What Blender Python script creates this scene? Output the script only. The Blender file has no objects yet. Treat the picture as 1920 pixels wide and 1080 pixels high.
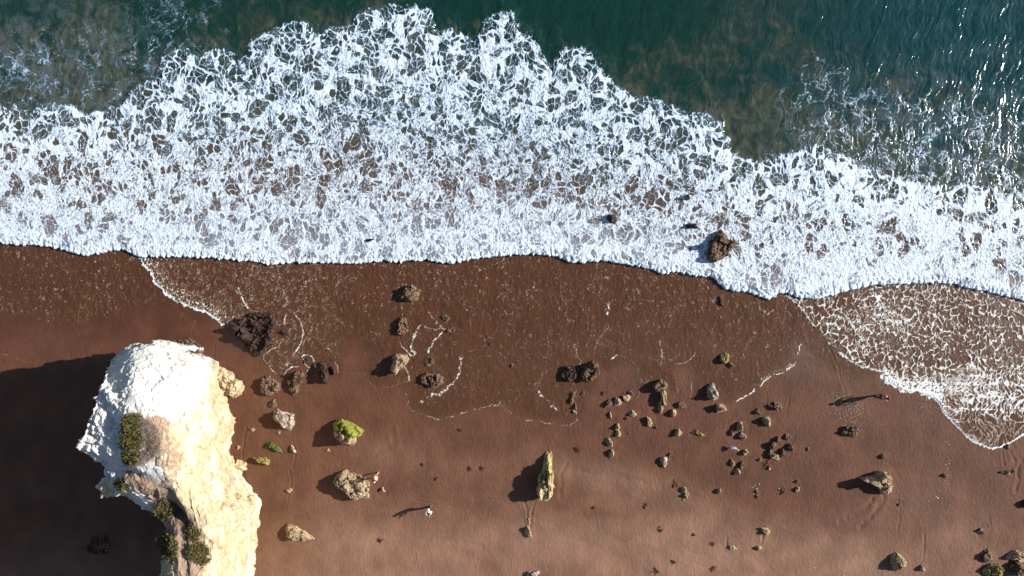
import bpy, bmesh, math, random
import numpy as np
from mathutils import Vector
R = math.radians
scene = bpy.context.scene
col = scene.collection
PXM = 24.0            # picture pixels (1920 wide) per metre on the sand
CAM_H = 53.0
SUN_EL, SUN_AZ = 24.5, 11.0     # degrees; azimuth north of east

# ---------------------------------------------------------------- camera
cam_d = bpy.data.cameras.new("camera"); cam = bpy.data.objects.new("camera", cam_d); col.objects.link(cam)
cam.location = (0, 0, CAM_H); cam.rotation_euler = (0, 0, 0)
cam_d.sensor_width = 36; cam_d.lens = 36*CAM_H/80.0; cam_d.clip_start = 1; cam_d.clip_end = 3000
scene.camera = cam
# ---------------------------------------------------------------- sky and sun
world = bpy.data.worlds.new("World"); scene.world = world; world.use_nodes = True
wn = world.node_tree; wn.nodes.clear()
sky = wn.nodes.new("ShaderNodeTexSky"); sky.sky_type = 'NISHITA'; sky.sun_disc = False
sky.sun_elevation = R(SUN_EL); sky.sun_rotation = R(90-SUN_AZ); sky.air_density = 1.0; sky.dust_density = .6; sky.ozone_density = 1.0
bg = wn.nodes.new("ShaderNodeBackground"); bg.inputs['Strength'].default_value = .06
wo = wn.nodes.new("ShaderNodeOutputWorld")
wn.links.new(sky.outputs[0], bg.inputs[0]); wn.links.new(bg.outputs[0], wo.inputs[0])
sd = bpy.data.lights.new("sun", 'SUN'); sd.energy = 5.0; sd.angle = R(.5); sd.color = (1, .95, .87)
sun = bpy.data.objects.new("sun", sd); col.objects.link(sun)
sv = Vector((math.cos(R(SUN_EL))*math.cos(R(SUN_AZ)), math.cos(R(SUN_EL))*math.sin(R(SUN_AZ)), math.sin(R(SUN_EL))))
sun.rotation_euler = sv.to_track_quat('Z', 'Y').to_euler(); sun.location = sv*60
scene.view_settings.view_transform = 'Standard'; scene.view_settings.look = 'None'; scene.view_settings.gamma = 1
scene.view_settings.exposure = .82
scene.render.film_transparent = False
scene.cycles.max_bounces = 5; scene.cycles.transparent_max_bounces = 8; scene.cycles.caustics_reflective = False; scene.cycles.caustics_refractive = False

#FIELDS-BEGIN
f32 = np.float32
def _hash(ix, iy, seed):
    h = (ix.astype(np.uint32) * np.uint32(374761393) + iy.astype(np.uint32) * np.uint32(668265263) + np.uint32((seed * 2246822519 + 3266489917) & 0xffffffff))
    h = (h ^ (h >> np.uint32(13))) * np.uint32(1274126177)
    h = (h ^ (h >> np.uint32(16))) * np.uint32(2654435769)
    return h ^ (h >> np.uint32(15))
_ANG = np.linspace(0, 2*np.pi, 257)[:256]
_GX, _GY = np.cos(_ANG).astype(f32), np.sin(_ANG).astype(f32)
def perlin(x, y, seed=0):
    xf, yf = np.floor(x), np.floor(y)
    ix, iy = xf.astype(np.int32), yf.astype(np.int32)
    fx, fy = (x - xf).astype(f32), (y - yf).astype(f32)
    u = fx*fx*fx*(fx*(fx*6-15)+10); v = fy*fy*fy*(fy*(fy*6-15)+10)
    def g(dx, dy):
        h = _hash(ix+dx, iy+dy, seed) & np.uint32(255)
        return _GX[h]*(fx-dx) + _GY[h]*(fy-dy)
    a = g(0,0); b = g(1,0); a += u*(b-a)
    c = g(0,1); d = g(1,1); c += u*(d-c)
    return (a + v*(c-a)) * f32(1.5)
def fbm(x, y, octaves=4, seed=0, gain=0.5, lac=2.03):
    s = np.zeros(np.shape(x), f32); a = 1.0; n = 0.0
    for o in range(octaves):
        s += f32(a) * perlin(x, y, seed + o*17); n += a
        x = x*lac + 13.7; y = y*lac - 7.3; a *= gain
    return s / f32(n)
def worley(x, y, seed=0, jit=0.95):
    xf, yf = np.floor(x), np.floor(y)
    ix, iy = xf.astype(np.int32), yf.astype(np.int32)
    fx, fy = (x - xf).astype(f32), (y - yf).astype(f32)
    F1 = np.full(fx.shape, 9, f32); F2 = F1.copy(); ID = np.zeros(fx.shape, f32)
    for dx in (-1, 0, 1):
        for dy in (-1, 0, 1):
            h = _hash(ix+dx, iy+dy, seed)
            px = (h & np.uint32(1023)).astype(f32)*f32(jit/1023) + dx - fx
            py = ((h >> np.uint32(10)) & np.uint32(1023)).astype(f32)*f32(jit/1023) + dy - fy
            d = px*px + py*py
            m = d < F1
            F2 = np.where(m, F1, np.minimum(F2, d)); F1 = np.where(m, d, F1)
            ID = np.where(m, (h >> np.uint32(20)).astype(f32)*f32(1/4095), ID)
    return np.sqrt(F1), np.sqrt(F2), ID
def sst(a, b, x):
    t = np.clip((x-a)/(b-a), 0, 1); return t*t*(3-2*t)
def mix(a, b, t): return a + (b-a)*t
def poly_dist(X, Y, pts, closed=False):
    """unsigned distance to a polyline, in pixel units"""
    P = np.array(pts, f32); n = len(P); best = np.full(X.shape, 1e9, f32)
    for i in range(n if closed else n-1):
        a, b = P[i], P[(i+1) % n]; d = b-a; L = max(float(d@d), 1e-6)
        t = np.clip(((X-a[0])*d[0] + (Y-a[1])*d[1])/L, 0, 1)
        q = (X-a[0]-t*d[0])**2 + (Y-a[1]-t*d[1])**2
        best = np.minimum(best, q)
    return np.sqrt(best)
def poly_in(X, Y, pts):
    P = pts; n = len(P); ins = np.zeros(X.shape, bool)
    for i in range(n):
        x1, y1 = P[i]; x2, y2 = P[(i+1) % n]
        if y1 == y2: continue
        c = ((y1 > Y) != (y2 > Y)) & (X < (x2-x1)*(Y-y1)/(y2-y1)+x1)
        ins ^= c
    return ins
def poly_sd(X, Y, pts):
    d = poly_dist(X, Y, pts, True); return np.where(poly_in(X, Y, pts), d, -d)

UPPER = [(-400,300),(0,207),(30,203),(60,220),(85,200),(140,200),(150,214),(230,205),(240,180),(290,155),(310,100),(350,95),(375,112),(400,95),(420,95),(450,125),(470,85),(500,58),(540,45),(575,48),(600,72),(620,58),(650,45),(700,20),(770,10),(808,16),(815,58),(845,54),(872,72),(895,75),(905,45),(940,20),(965,32),(975,65),(1010,80),(1028,132),(1042,108),(1075,90),(1110,105),(1150,160),(1200,190),(1240,185),(1290,215),(1350,225),(1370,285),(1400,305),(1440,300),(1480,290),(1520,275),(1560,280),(1600,310),(1680,330),(1750,350),(1830,350),(1920,372),(2400,480)]
LOWER = [(-400,440),(0,455),(25,460),(70,460),(115,467),(160,480),(190,475),(230,468),(260,482),(330,482),(400,484),(460,490),(510,497),(550,492),(650,495),(720,490),(750,492),(800,488),(840,495),(900,485),(950,480),(1000,477),(1040,480),(1075,494),(1130,490),(1200,500),(1248,515),(1265,508),(1300,517),(1335,520),(1362,545),(1400,548),(1440,562),(1470,548),(1500,560),(1530,562),(1580,548),(1640,535),(1690,533),(1760,530),(1790,535),(1850,548),(1920,565),(2400,640)]
def line_y(X, pts):
    P = np.array(pts); return np.interp(X, P[:,0], P[:,1]).astype(f32)

def sea_fields(X, Y):
    """X, Y: picture-plane coordinates of points lying on the water (1 m = 24).  Returns foam, thickness, murk with painted sheen, sediment, height."""
    X = X.astype(f32); Y = Y.astype(f32)
    x, y = X/24, Y/24
    # wobbling boundaries
    w1 = perlin(x*.55, y*.55, 3); w2 = perlin(x*.55+40, y*.55, 4)
    n3 = perlin(x*1.8, y*1.8, 5); n4 = perlin(x*1.8, y*1.8, 6)
    uy = line_y(X + 7*n3 , UPPER); ly = line_y(X, LOWER)
    a1, a2, _ = worley(x*.62 + .2*n3, y*.5 + .2*n4, 11)       # scalloped, lobed rear edge
    dU = Y - uy + 16*(.62-a1) + 5*n4                           # >0 inside belt
    dL = ly - Y + 3.0*fbm(x*3.4, y*1.2, 3, 8) * 1.6
    b1, _, _ = worley(x*2.6, y*2.6, 12); dL = dL + 3.6*(.45-b1)
    t = np.clip(dU/(dU+np.maximum(dL, 1)+1e-3), 0, 1)          # 0 rear .. 1 front
    # domain warp: swirl + stretch seaward
    n5 = perlin(x*5.5, y*5.5, 21); n6 = perlin(x*5.5, y*5.5, 22)
    wx = x + .45*w1 + .13*n3 + .035*n5
    wy = y + .45*w2 + .13*n4 + .035*n6
    big1, big2, bid = worley(wx*.85, wy*.66, 31)
    mid1, mid2, mid = worley(wx*2.25+.10*n4, wy*1.7, 32)
    wx3 = wx + .025*perlin(x*11, y*11, 24); wy3 = wy + .025*perlin(x*11, y*11, 25)
    sm1, sm2, sid = worley(wx3*5.2, wy3*3.9, 33)
    ti1, ti2, tid = worley(wx3*9.0, wy3*7.5, 34)
    eb, em, es, et = big2-big1, mid2-mid1, sm2-sm1, ti2-ti1
    patch = fbm(x*.33, y*.30, 3, 41)                           # coverage variation
    patch2 = fbm(x*1.1, y*.9, 3, 44)
    streak = fbm(wx*2.8 + .5*n5, wy*1.1, 4, 47)                # filaments along the flow
    fine = fbm(wx*7.5 + .8*n6, wy*4.2 + .8*n5, 4, 48, .62)
    inb = sst(-4, 7, dU + 13*fine + 5*n5 + 5*streak) * sst(-.8, 1.2, dL)
    left = sst(560, 150, X)
    right = sst(1200, 1700, X)
    cx = np.exp(-((X-880)/400)**2) * sst(.30, .6, t) * sst(1.0, .8, t)
    openn = .9*patch2 + .5*patch + .22*cx + .03 - .14*left - .36*right   # >0 more open water
    near = sst(18, 3, dL)
    rear = sst(.45, .0, t)
    # round windows: big near the rear, each crossed by thin threads; small brown ones further in
    ob = sst(.58, .72, bid + .35*openn + .42*rear)
    hb = ob * sst(.20, .30, eb + .04*rear + .12*streak + .06*fine)
    om = sst(.62, .76, mid + .50*openn + .20*rear - .10*near - .10*sst(.55, .8, t))
    hm = om * sst(.17, .30, em + .12*streak + .08*fine)
    os_ = sst(.66, .80, sid + .50*openn + .06*rear)
    hs = os_ * sst(.20, .36, es + .14*streak + .10*fine)
    ot = sst(.62, .80, tid + .50*openn)
    ht = ot * sst(.16, .45, et + .16*fine)
    thread_m = 1 - sst(.03, .12, em + .04*fine)
    thread_s = (1 - sst(.02, .16, es + .10*fine)) * sst(-.25, .30, fine + patch2 + .1)
    thread = np.maximum(thread_m*.95, thread_s*.7)
    H = np.maximum(hb*(1-thread), hm*(1-.8*thread_s))
    H = np.maximum(H, .80*hs*(1-.5*rear))
    H = np.maximum(H, .60*ht*(1-.7*rear))
    # semi-transparent sheets between the white ropes
    rope = np.maximum(1-sst(.04, .20, em + .10*fine), .8*(1-sst(.02, .22, es + .12*fine)))
    thin = sst(-.15, .45, -streak*.6 + fine*1.0 + .35*openn) * (1-.75*rope)
    H = np.maximum(H, .68*thin*(1-.55*near)*(1-.2*rear))
    crack = sst(.12, .50, fine*.9 + .35*perlin(x*16, y*13, 49) + .20*openn) * .62 * (1-.5*rope)
    H = np.maximum(H, crack*mix(.55, 1., sst(.1, .5, t)))
    gr = perlin(x*10 + 1.2*n5, y*8 + 1.2*n6, 145)
    H = np.maximum(H, sst(-.15, .5, gr + .6*fine + .15*openn)*.62*sst(.15, .6, t)*(1-.4*rope))
    H = H*(1 - .35*sst(.55, .95, t))*(1 - sst(12, 2, dL)*.80)
    f = np.clip(1 - H, 0, 1)
    rim = np.exp(-((dU-2.5)/2.6)**2) * sst(-.2, .5, n3+.5*n4+.2)
    f = np.maximum(f, rim*sst(-.25, .25, fine+.5*n5+.1))
    front = sst(7, 1, dL)
    f = np.maximum(f, front*(.85 + .3*streak))
    f *= inb
    # loose wispy foam seaward of the belt, left and right
    webw = 1 - sst(.0, .075, eb + .03*streak + .03*fine)
    webm = 1 - sst(.0, .10, em + .03*streak + .04*fine)
    gate = sst(-.15, .30, fbm(x*.8, y*.6, 3, 51) + .10)
    q1, q2, _ = worley(x*.62 + .55*w1 + .22*n3 + .09*n5, y*.50 + .55*w2 + .22*n4 + .09*n6, 35); q3, q4, _ = worley(x*1.5 + .5*w1 + .30*n3 + .10*n5, y*1.15 + .5*w2 + .30*n4 + .10*n6, 36)
    webq = (1-sst(.01, .085, q2-q1 + .06*fine))*sst(-.5, .0, fine + .6*n5) ; webr = (1-sst(.0, .12, q4-q3 + .08*fine))*sst(-.22, .22, fine + .4*patch2 + .1)
    # left old foam
    L = sst(480, 330, X + 60*w1) * sst(250, 60, uy-Y) * sst(60, -40, dU) 
    R = sst(1400, 1500, X + 30*w1) * sst(235, 60, uy-Y+30*w2+25*n3) * (.55+.45*sst(1500,1560,X))
    M = sst(480, 560, X)*sst(1420, 1330, X) * sst(60, 10, uy-Y) * .25
    reg = np.clip(L*.72 + R*1.25 + M, 0, 1.15)
    ws = np.maximum(webw*gate, .65*webm*gate*sst(-.1, .3, patch2 + .1))
    grain = sst(.05, .35, fbm(x*9, y*9, 2, 61) + .1)
    ws = np.maximum(ws*(.5+.5*grain), .55*(1-sst(0, .2, es))*sst(.15, .5, patch2 + .25*(1-em)) * grain)
    ws = np.maximum(ws, .55*sst(.10, .45, fine + .5*patch2 + .25*(1-sst(0,.35,eb)) - .12)*gate)
    ws = np.maximum(ws*.75, np.maximum(.95*webq*(.55+.45*gate), .75*webr*(.3+.7*gate)))
    wisp = reg*ws*(1-inb)
    f = np.maximum(f, np.clip(wisp, 0, 1))
    # milky aerated halo (bluish grey) round foam, plus sky sheen painted in at far left
    milk_sheen = np.clip(sst(.30, .0, em)*.35 + .35*sst(-.2, .5, streak+patch2), 0, 1)*inb
    milk_sheen = np.maximum(milk_sheen, reg*.35*sst(.25, 0, eb)*gate)
    sheen_veil = (sst(520, 120, X)*sst(300, 120, Y)*.9 + .75*sst(1380, 1560, X)*sst(60, 260, Y) + .35*sst(1500, 1800, X))*sst(-.25, .45, fbm(wx*.9 + .4*n3, wy*.6, 4, 66, .6))  # left term: sky reflection put into the water colour; right terms: foam haze
    milk_sheen = np.clip(np.maximum(milk_sheen, .55*sheen_veil*(1-inb)), 0, 1)
    # sediment 0 = deep green, 1 = brown
    shore = line_y(X, [(-200,120),(0,130),(240,60),(420,110),(560,60),(700,20),(820,60),(1000,120),(1100,150),(1300,210),(1450,180),(1600,190),(1800,250),(2200,300)])
    cl = fbm(x*.28+ .3*w1, y*.22, 5, 71, .58)
    tw = perlin(x*.9+.8*w1, y*.7, 75); cl2 = fbm(x*.85 + .9*tw + .5*w1, y*.62 + .7*tw, 5, 76, .62)
    sed = sst(-110, 130, Y - shore + 150*cl + 150*cl2 + 15*n3)
    greenpit = np.exp(-(((X-290)/75)**2 + ((Y-30)/110)**2)) + np.exp(-(((X-850)/60)**2 + ((Y-20)/55)**2)) + .8*np.exp(-(((X-1080)/90)**2 + ((Y-30)/75)**2))
    browncl = .8*np.exp(-(((X-120)/150)**2 + ((Y-100)/80)**2)) + .55*np.exp(-(((X-1280)/130)**2 + ((Y-150)/60)**2)) + .5*np.exp(-(((X-1450)/110)**2 + ((Y-60)/80)**2))
    sed = np.clip(sed*(.78+.9*cl2+.3) - greenpit*(1-.8*cl2) + browncl*(.7+1.2*cl+1.3*cl2), 0, 1)
    sed = np.clip(sed + .22*fbm(wx*2.2, wy*1.2, 4, 78, .65)*sst(.0, .3, sed), 0, 1)
    shallow = sst(175, 345, Y - .12*(X-600)*(X > 600) + 40*cl)
    # height field (metres): swell + foam relief
    foamrel = .034*f + .014*(1-sst(0, .5, es))*f + .034*fine*f + .026*streak*f + .010*gr*f
    bill = (1-b1)                                             # puffy front
    pf1, _, _ = worley(x*4.6 + .2*n5, y*4.6, 81); pf2, _, _ = worley(x*9.5, y*9.5, 82)
    fr = sst(30, 4, dL)*inb
    h = foamrel + fr*(.05*bill + .045*(1-pf1) + .035*(1-pf2)) + sst(-2, 16, dL)*sst(-40, 50, dU)*.16
    churn = inb*(.020*fbm(wx*2.2, wy*1.6, 3, 85) + .02*patch2)
    h = h + churn
    outside = 1-inb
    # waves seaward: crests run nearly along y (swell refracting), stronger right
    u = x*1.0 + .22*y + .5*w1
    rr = sst(1250, 1800, X)
    wav = fbm(u*.9, y*.22+.1*u, 4, 91, .55)
    ch = fbm(u*2.6, y*.9, 4, 95, .6)
    h = h + outside*((.045+.015*rr)*wav + (.006+.006*rr)*ch + (.009+.018*rr)*fbm(u*3.6 + .6*w2, y*1.5, 3, 97, .55))
    edge = sst(-.5, .6, dL)
    return f, milk_sheen, sed, shallow, h, dL, dU

# ---- thin wash running up the sand --------------------------------------------------------------
RLOBE = [(1452,540),(1470,549),(1500,575),(1520,603),(1540,625),(1560,647),(1580,665),(1600,682),(1620,690),(1640,694),(1655,696),(1656,716),(1668,718),(1680,724),(1697,734),(1712,734),(1735,740),(1750,746),(1760,755),(1768,772),(1782,786),(1795,801),(1808,815),(1822,826),(1838,833),(1852,840),(1868,838),(1885,832),(1900,824),(1920,811),(1960,800),(2400,780),(2400,420),(1452,420)]
LLOBE = [(255,470),(268,490),(285,517),(293,532),(305,545),(320,557),(335,566),(352,574),(372,581),(392,588),(405,597),(415,610),(440,620),(470,640),(500,660),(497,672),(505,686),(520,701),(533,709),(545,690),(600,650),(625,655),(632,672),(636,690),(660,660),(700,560),(700,450),(255,440)]
FILM = [(-400,420),(-400,560),(0,600),(120,625),(230,600),(300,575),(400,600),(500,664),(497,675),(520,701),(533,708),(560,690),(600,700),(634,694),(660,640),(690,665),(680,700),(688,717),(712,729),(740,725),(765,735),(768,765),(786,776),(810,784),(835,786),(862,779),(900,765),(938,757),(965,778),(990,787),(1020,791),(1060,797),(1080,789),(1083,775),(1095,765),(1105,740),(1125,720),(1130,700),(1185,690),(1195,715),(1200,730),(1265,735),(1270,700),(1285,690),(1298,712),(1293,745),(1305,752),(1320,742),(1370,755),(1400,745),(1428,724),(1445,703),(1470,695),(1490,680),(1500,650),(1540,690),(1600,720),(1700,700),(2400,700),(2400,420)]
WLINES = [  # points, brightness, half width px, roughness px
 ([(262,482),(285,517),(293,532),(305,545),(320,557),(335,566),(352,574),(372,581),(392,588),(405,597),(420,612)],.95,2.0,1.5),
 ([(448,540),(453,556),(461,572),(472,585)],.8,1.3,1),([(532,545),(537,560),(543,575)],.7,1.2,1),([(540,580),(548,583),(553,590)],.9,1.5,.6),([(553,590),(564,603),(569,622),(565,642),(556,658),(546,674),(538,686)],.72,1.2,.7),
 ([(536,592),(533,610)],.8,1.2,.5),([(528,640),(520,650),(508,656),(496,664),(495,673),(506,686),(512,695),(524,704),(533,709)],.65,1.0,.8),([(533,706),(538,694),(548,688),(560,687)],.8,.9,.7),
 ([(567,668),(576,664),(586,669),(590,680),(592,690)],.85,1.3,.8),([(570,672),(573,682),(580,690),(576,698)],.8,1.3,.7),([(588,604),(583,620),(574,636),(566,648)],.5,.9,.8),
 ([(612,652),(622,660),(628,672),(632,684),(635,696)],.6,1.0,.8),
 ([(750,643),(757,652),(768,664),(776,668)],.7,1.4,1),([(790,610),(780,622),(773,640),(771,655),(779,664)],.8,1.8,1.6),([(828,625),(815,638),(806,652),(804,662)],.85,1.5,1.2),([(806,586),(812,598),(826,612),(838,622)],.6,2.2,1.8),([(796,612),(812,618),(830,616)],.5,1.5,1.3),
 ([(756,678),(764,695),(768,712),(766,714)],.7,1.6,1),([(752,538),(748,560),(757,580)],.45,1.6,1.6),([(775,570),(768,558)],.4,1.6,1),
 ([(862,664),(864,680),(862,697),(852,715),(838,730),(822,740),(800,746),(786,755)],.75,2.2,2.2),([(760,737),(766,748),(765,760),(772,768),(788,774),(806,783),(830,786),(850,780),(872,772),(895,766),(936,758),(938,748)],.5,.9,1.4),
 ([(683,700),(690,715),(708,728),(728,727),(748,720),(768,712)],.35,.7,.8),([(622,697),(680,700)],.25,.6,.6),
 ([(940,762),(960,775),(985,787),(1015,790),(1050,796),(1066,797),(1078,792),(1082,786)],.55,.9,1.2),([(1003,722),(1010,735),(1020,745),(1030,757),(1045,768)],.8,1.9,2),([(1030,640),(1028,670),(1018,700),(1008,725)],.3,3,3),
 ([(1078,650),(1082,665),(1090,680),(1093,695)],.5,3.5,3),([(1146,674),(1154,668),(1158,664)],.8,1.5,1),([(1160,667),(1180,672),(1195,685),(1193,700),(1196,712),(1215,720)],.3,.8,.8),([(1204,645),(1210,662),(1222,672),(1232,675)],.45,1.1,1),([(1236,640),(1242,660),(1238,685)],.5,1.3,1.2),([(1256,674),(1270,682),(1285,680),(1297,671),(1303,662)],.55,.9,.8),([(1197,690),(1196,704),(1208,718),(1216,712)],.35,.8,.6),
 ([(1266,708),(1268,722),(1270,735)],.5,.9,.7),([(1298,700),(1296,722),(1294,742),(1304,752)],.5,.9,1),([(1137,742),(1145,737),(1150,730)],.3,1.2,1),([(1185,752),(1198,742),(1200,728)],.3,1,1),
 ([(1500,646),(1495,660),(1493,674),(1486,686),(1473,696),(1460,702),(1446,704),(1436,712),(1424,724),(1410,735),(1396,744),(1380,752)],.85,1.5,1.2),([(1486,684),(1470,690),(1452,694),(1435,705),(1415,725)],.5,3,3),([(1420,680),(1418,695),(1422,706)],.45,1,.8),([(1385,640),(1395,655),(1400,665)],.35,2,2),([(1372,700),(1385,715),(1400,722)],.4,2.2,2),
 ([(1420,560),(1425,580),(1440,590),(1450,582)],.5,1,1),([(1405,590),(1410,600),(1406,612)],.3,1,.7),([(1412,592),(1417,604),(1413,616)],.3,1,.7),([(1140,572),(1142,580),(1138,590)],.9,2,.4),([(1136,610),(1128,628),(1118,648),(1110,664)],.35,.8,.6),([(1138,606),(1141,614),(1132,624)],.45,1,.6),([(1110,548),(1125,556),(1134,572)],.25,1,1),
 ([(1470,549),(1500,575),(1520,603),(1540,625),(1560,647),(1580,665),(1600,682),(1620,690),(1640,694),(1654,695)],.9,2.4,1.3),
 ([(1654,696),(1657,714),(1668,719),(1680,724),(1697,735),(1712,733),(1735,740),(1748,745)],.95,3.2,2.5),([(1748,745),(1760,757),(1768,772),(1780,785),(1795,801),(1808,815),(1822,826),(1838,833),(1852,840),(1868,838),(1885,832),(1900,824),(1920,811),(1960,800)],.95,1.4,.9),
 ([(0,660),(40,676),(75,680),(110,684),(140,689)],.28,1.0,1.4),([(320,1000),(321,1001)],0,1,1),([(345,582),(340,600),(334,615)],.3,.8,.6),([(366,600),(358,622)],.25,.7,.5),([(875,660),(905,650),(915,645)],.35,.8,1),
]
def r3_(x, y, n3): return 1-np.abs(perlin(x*1.5+.25*n3, y*.5, 171))*3.2
def swash_fields(X, Y):
    X = X.astype(f32); Y = Y.astype(f32); x, y = X/24, Y/24
    w1 = perlin(x*.6, y*.6, 103); w2 = perlin(x*.6+9, y*.6, 104); n3 = perlin(x*2.1, y*2.1, 105); n4 = perlin(x*2.1, y*2.1, 106); n5 = perlin(x*6, y*6, 107); n6 = perlin(x*6, y*6, 108)
    Xr, Yr = X + 1.6*n3 + 1.0*n5, Y + 1.6*n4 + 1.0*n6
    rl = poly_sd(Xr, Yr, RLOBE); ll = poly_sd(Xr, Yr, LLOBE)
    fl = poly_sd(X + 5*n3, Y + 5*n4, FILM)
    dL = line_y(X, LOWER) - Y
    below = sst(6, -2, dL)
    f = np.zeros(X.shape, f32); ridge = np.zeros(X.shape, f32)
    gn = fbm(x*7, y*7, 3, 111, .6)
    for pts, br, hw, rg in WLINES:
        P = np.array(pts); m = (X > P[:,0].min()-25) & (X < P[:,0].max()+25) & (Y > P[:,1].min()-25) & (Y < P[:,1].max()+25)
        if not m.any(): continue
        a, b = X[m] + rg*2.0*n3[m] + rg*1.6*n5[m], Y[m] + rg*2.0*n4[m] + rg*1.6*n6[m]
        d = poly_dist(a, b, pts); w = hw*(.62 if br < .94 else .95)*(1 + .9*n3[m] + .8*gn[m])
        k = br*(1.15 if br > .94 else .75)*sst(w+1.0, w*.25, d)*(.75 + .7*gn[m] + .3)
        k *= sst(-.62, .06, perlin(x[m]*1.3, y[m]*1.3, 141) + .5*n5[m]) if br < .94 else sst(-1.1, -.2, perlin(x[m]*1.3, y[m]*1.3, 141))
        k = np.maximum(k, br*.32*sst(w*3.4+3, 0, d)*sst(-.05, .4, gn[m]))
        f[m] = np.maximum(f[m], k); ridge[m] = np.maximum(ridge[m], br*sst(w+2.2, 0, d))
    # right lobe: worm-like broken lace, thick curdled front, long curved streaks lower right
    curl = sst(1700, 1850, X)*sst(640, 730, Y)
    wx = x + .35*w1 + .16*n3 + .05*n5 + .3*curl*w2; wy = y + .35*w2 + .16*n4 + .05*n6
    m1, m2, mi = worley(wx*2.3 + .06*n4, wy*1.5 + .06*n3, 121); s1, s2, si = worley(wx*5.2, wy*4.0, 122); l1, l2, _ = worley(wx*2.6 + .9*w1, wy*1.0, 123)
    pr = fbm(x*.5, y*.5, 3, 124); brk = sst(-.24, .10, fbm(x*2.6, y*2.6, 3, 125) + .35*pr + .08)
    la = (1-sst(.03, .16, m2-m1+.05*gn))*brk*(.85+.5*gn)
    lb = (1-sst(.03, .24, s2-s1+.06*gn))*sst(.0, .30, fbm(x*2.2, y*2.2, 3, 126) + .5*pr + .02)*.8
    lc = (1-sst(.02, .20, l2-l1+.06*gn))*curl
    blob = np.exp(-((X-1650)/75)**2 - ((Y-600)/65)**2)
    frontb = sst(34, 4, rl)*sst(1640, 1670, X)*sst(1790, 1745, X) + .8*np.exp(-(((X-1745)/70)**2+((Y-722)/26)**2)) + .55*np.exp(-(((X-1840)/85)**2+((Y-730)/50)**2)) + .35*sst(12,2,rl)
    curd = sst(.22, -.08, (s1-.26) - .60*gn - .40*n5 - .30*(frontb-.35))*np.clip(frontb*.85, 0, 1)*(.7+.7*gn)
    lat = np.maximum.reduce([la*.92, .26*sst(-.1,.5,gn+.6*pr)*sst(.6,.2,m2-m1), lb*(.55+.5*blob), lc*.9, curd*.9, .45*blob*sst(.1,.4,gn+.2)])
    thinE = sst(1790,1800,X)*sst(760, 800, Y)
    rlm = sst(-.5, 2.0, rl)*below
    f = np.maximum(f, lat*rlm*(1-.5*thinE))
    # left lobe speckle
    sp = (1-sst(.03, .26, s2-s1+.10*gn))*sst(-.12, .25, fbm(x*2.2, y*2.2, 3, 127)+.1)
    lm = sst(-1, 2, ll)*below*sst(720, 560, X)*sst(30, 60, Y-430)
    nearfront = sst(46, 4, ll)*sst(520, 400, X)
    spark = sst(.26, .50, fbm(x*6.2 + .5*n3, y*4.5, 3, 128, .6))
    f = np.maximum(f, lm*(.34*sp + .55*spark*nearfront + .55*nearfront*sst(-.1,.4,gn)))
    # streaky sparkle over the draining film, fading down the beach
    fm = sst(-7, 24, fl)*below
    up = sst(700, 500, Y)
    st = fbm(x*5.2 + .8*n3, y*2.3, 4, 131, .62); st2 = fbm(x*1.0, y*.45, 3, 133)
    wx2 = x + .12*n3 + .05*n5; wy2 = y + .12*n4 + .05*n6
    r1 = 1-np.abs(perlin(wx2*5.5, wy2*3.4, 134))*2.6; r2 = 1-np.abs(perlin(wx2*11, wy2*7, 135))*2.6; r3 = 1-np.abs(perlin(wx2*2.4, wy2*.9, 136))*3.0
    g1 = perlin(x*8.3, y*8.3, 137); g2 = fbm(x*1.7, y*.8, 3, 138)
    r0 = 1-np.abs(perlin(wx2*3.6+.5*w1, wy2*2.0, 177))*3.2
    ux = x + .30*w1 + .22*n3 + .09*n5 + .03*gn; uy = y + .30*w2 + .22*n4 + .09*n6
    c1, c2, _ = worley(ux*2.5, uy*1.15, 181); c3, c4, _ = worley(ux*5.4, uy*2.7, 182)
    lowg = fbm(x*.9+.3*n3, y*.35, 3, 172); g3 = fbm(x*3.1, y*2.1, 3, 183)
    thr = .85*(1-sst(.0, .085, c2-c1))*sst(-.25, .15, g3 + .6*lowg) + .75*(1-sst(.0, .12, c4-c3))*sst(-.02, .34, g3*.9 + .7*lowg + .25*g2)
    fmw = fm*(1-sst(-2, 3, rl))
    f = np.maximum(f, fmw*(.33 + .16*up)*np.clip(thr, 0, 1)*(.9+.4*gn) + fmw*.05*sst(.25, .6, st)*up)
    f = np.maximum(f, fmw*.30*sst(.7, .98, r3)*sst(.0, .4, g2)*sst(-.1, .3, g1))
    worm = r1*.5 + r2*.25 + r3*.5
    # heaviest just under the front
    jf = sst(60, 0, -dL)*below
    f = np.maximum(f, jf*fm*.22*np.clip(thr, 0, 1))
    rs_ = sum(a*np.exp(-((X-cx)/sx)**2-((Y-cy)/sy)**2) for cx, cy, sx, sy, a in ((1600,762,50,32,.8),(1735,770,42,36,.9),(1590,800,60,30,.5),(1620,850,35,35,.35),(1560,740,50,30,.5),(1450,820,200,70,.18),(60,640,120,30,.35),(300,610,80,30,.25),(1340,700,60,60,.3)))
    f = np.maximum(f, .32*np.clip(rs_, 0, 1)*sst(.02, .5, .75*perlin(x*10, y*7, 151) + .5*gn + .25*(rs_-.5)))
    f = np.clip(f, 0, 1)*sst(2.5, 0, dL)
    film = np.maximum.reduce([fm, rlm, lm])
    hz = .012*ridge*(.6+.5*n3) + .030*sst(14, 1, rl)*rlm + .012*sst(10, 1, ll)*lm + .008*st*film + .028*st2*fm + .016*sst(.3,1,r3_(x,y,n3))*fm
    hz = hz + .017*(worm+.4*r0)*fm*(1-.7*sst(-2, 3, rl))*(.6+.6*up)
    hz = hz + .010*f*film + .012*film
    return f, film, hz, fl, rl, ll

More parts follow.
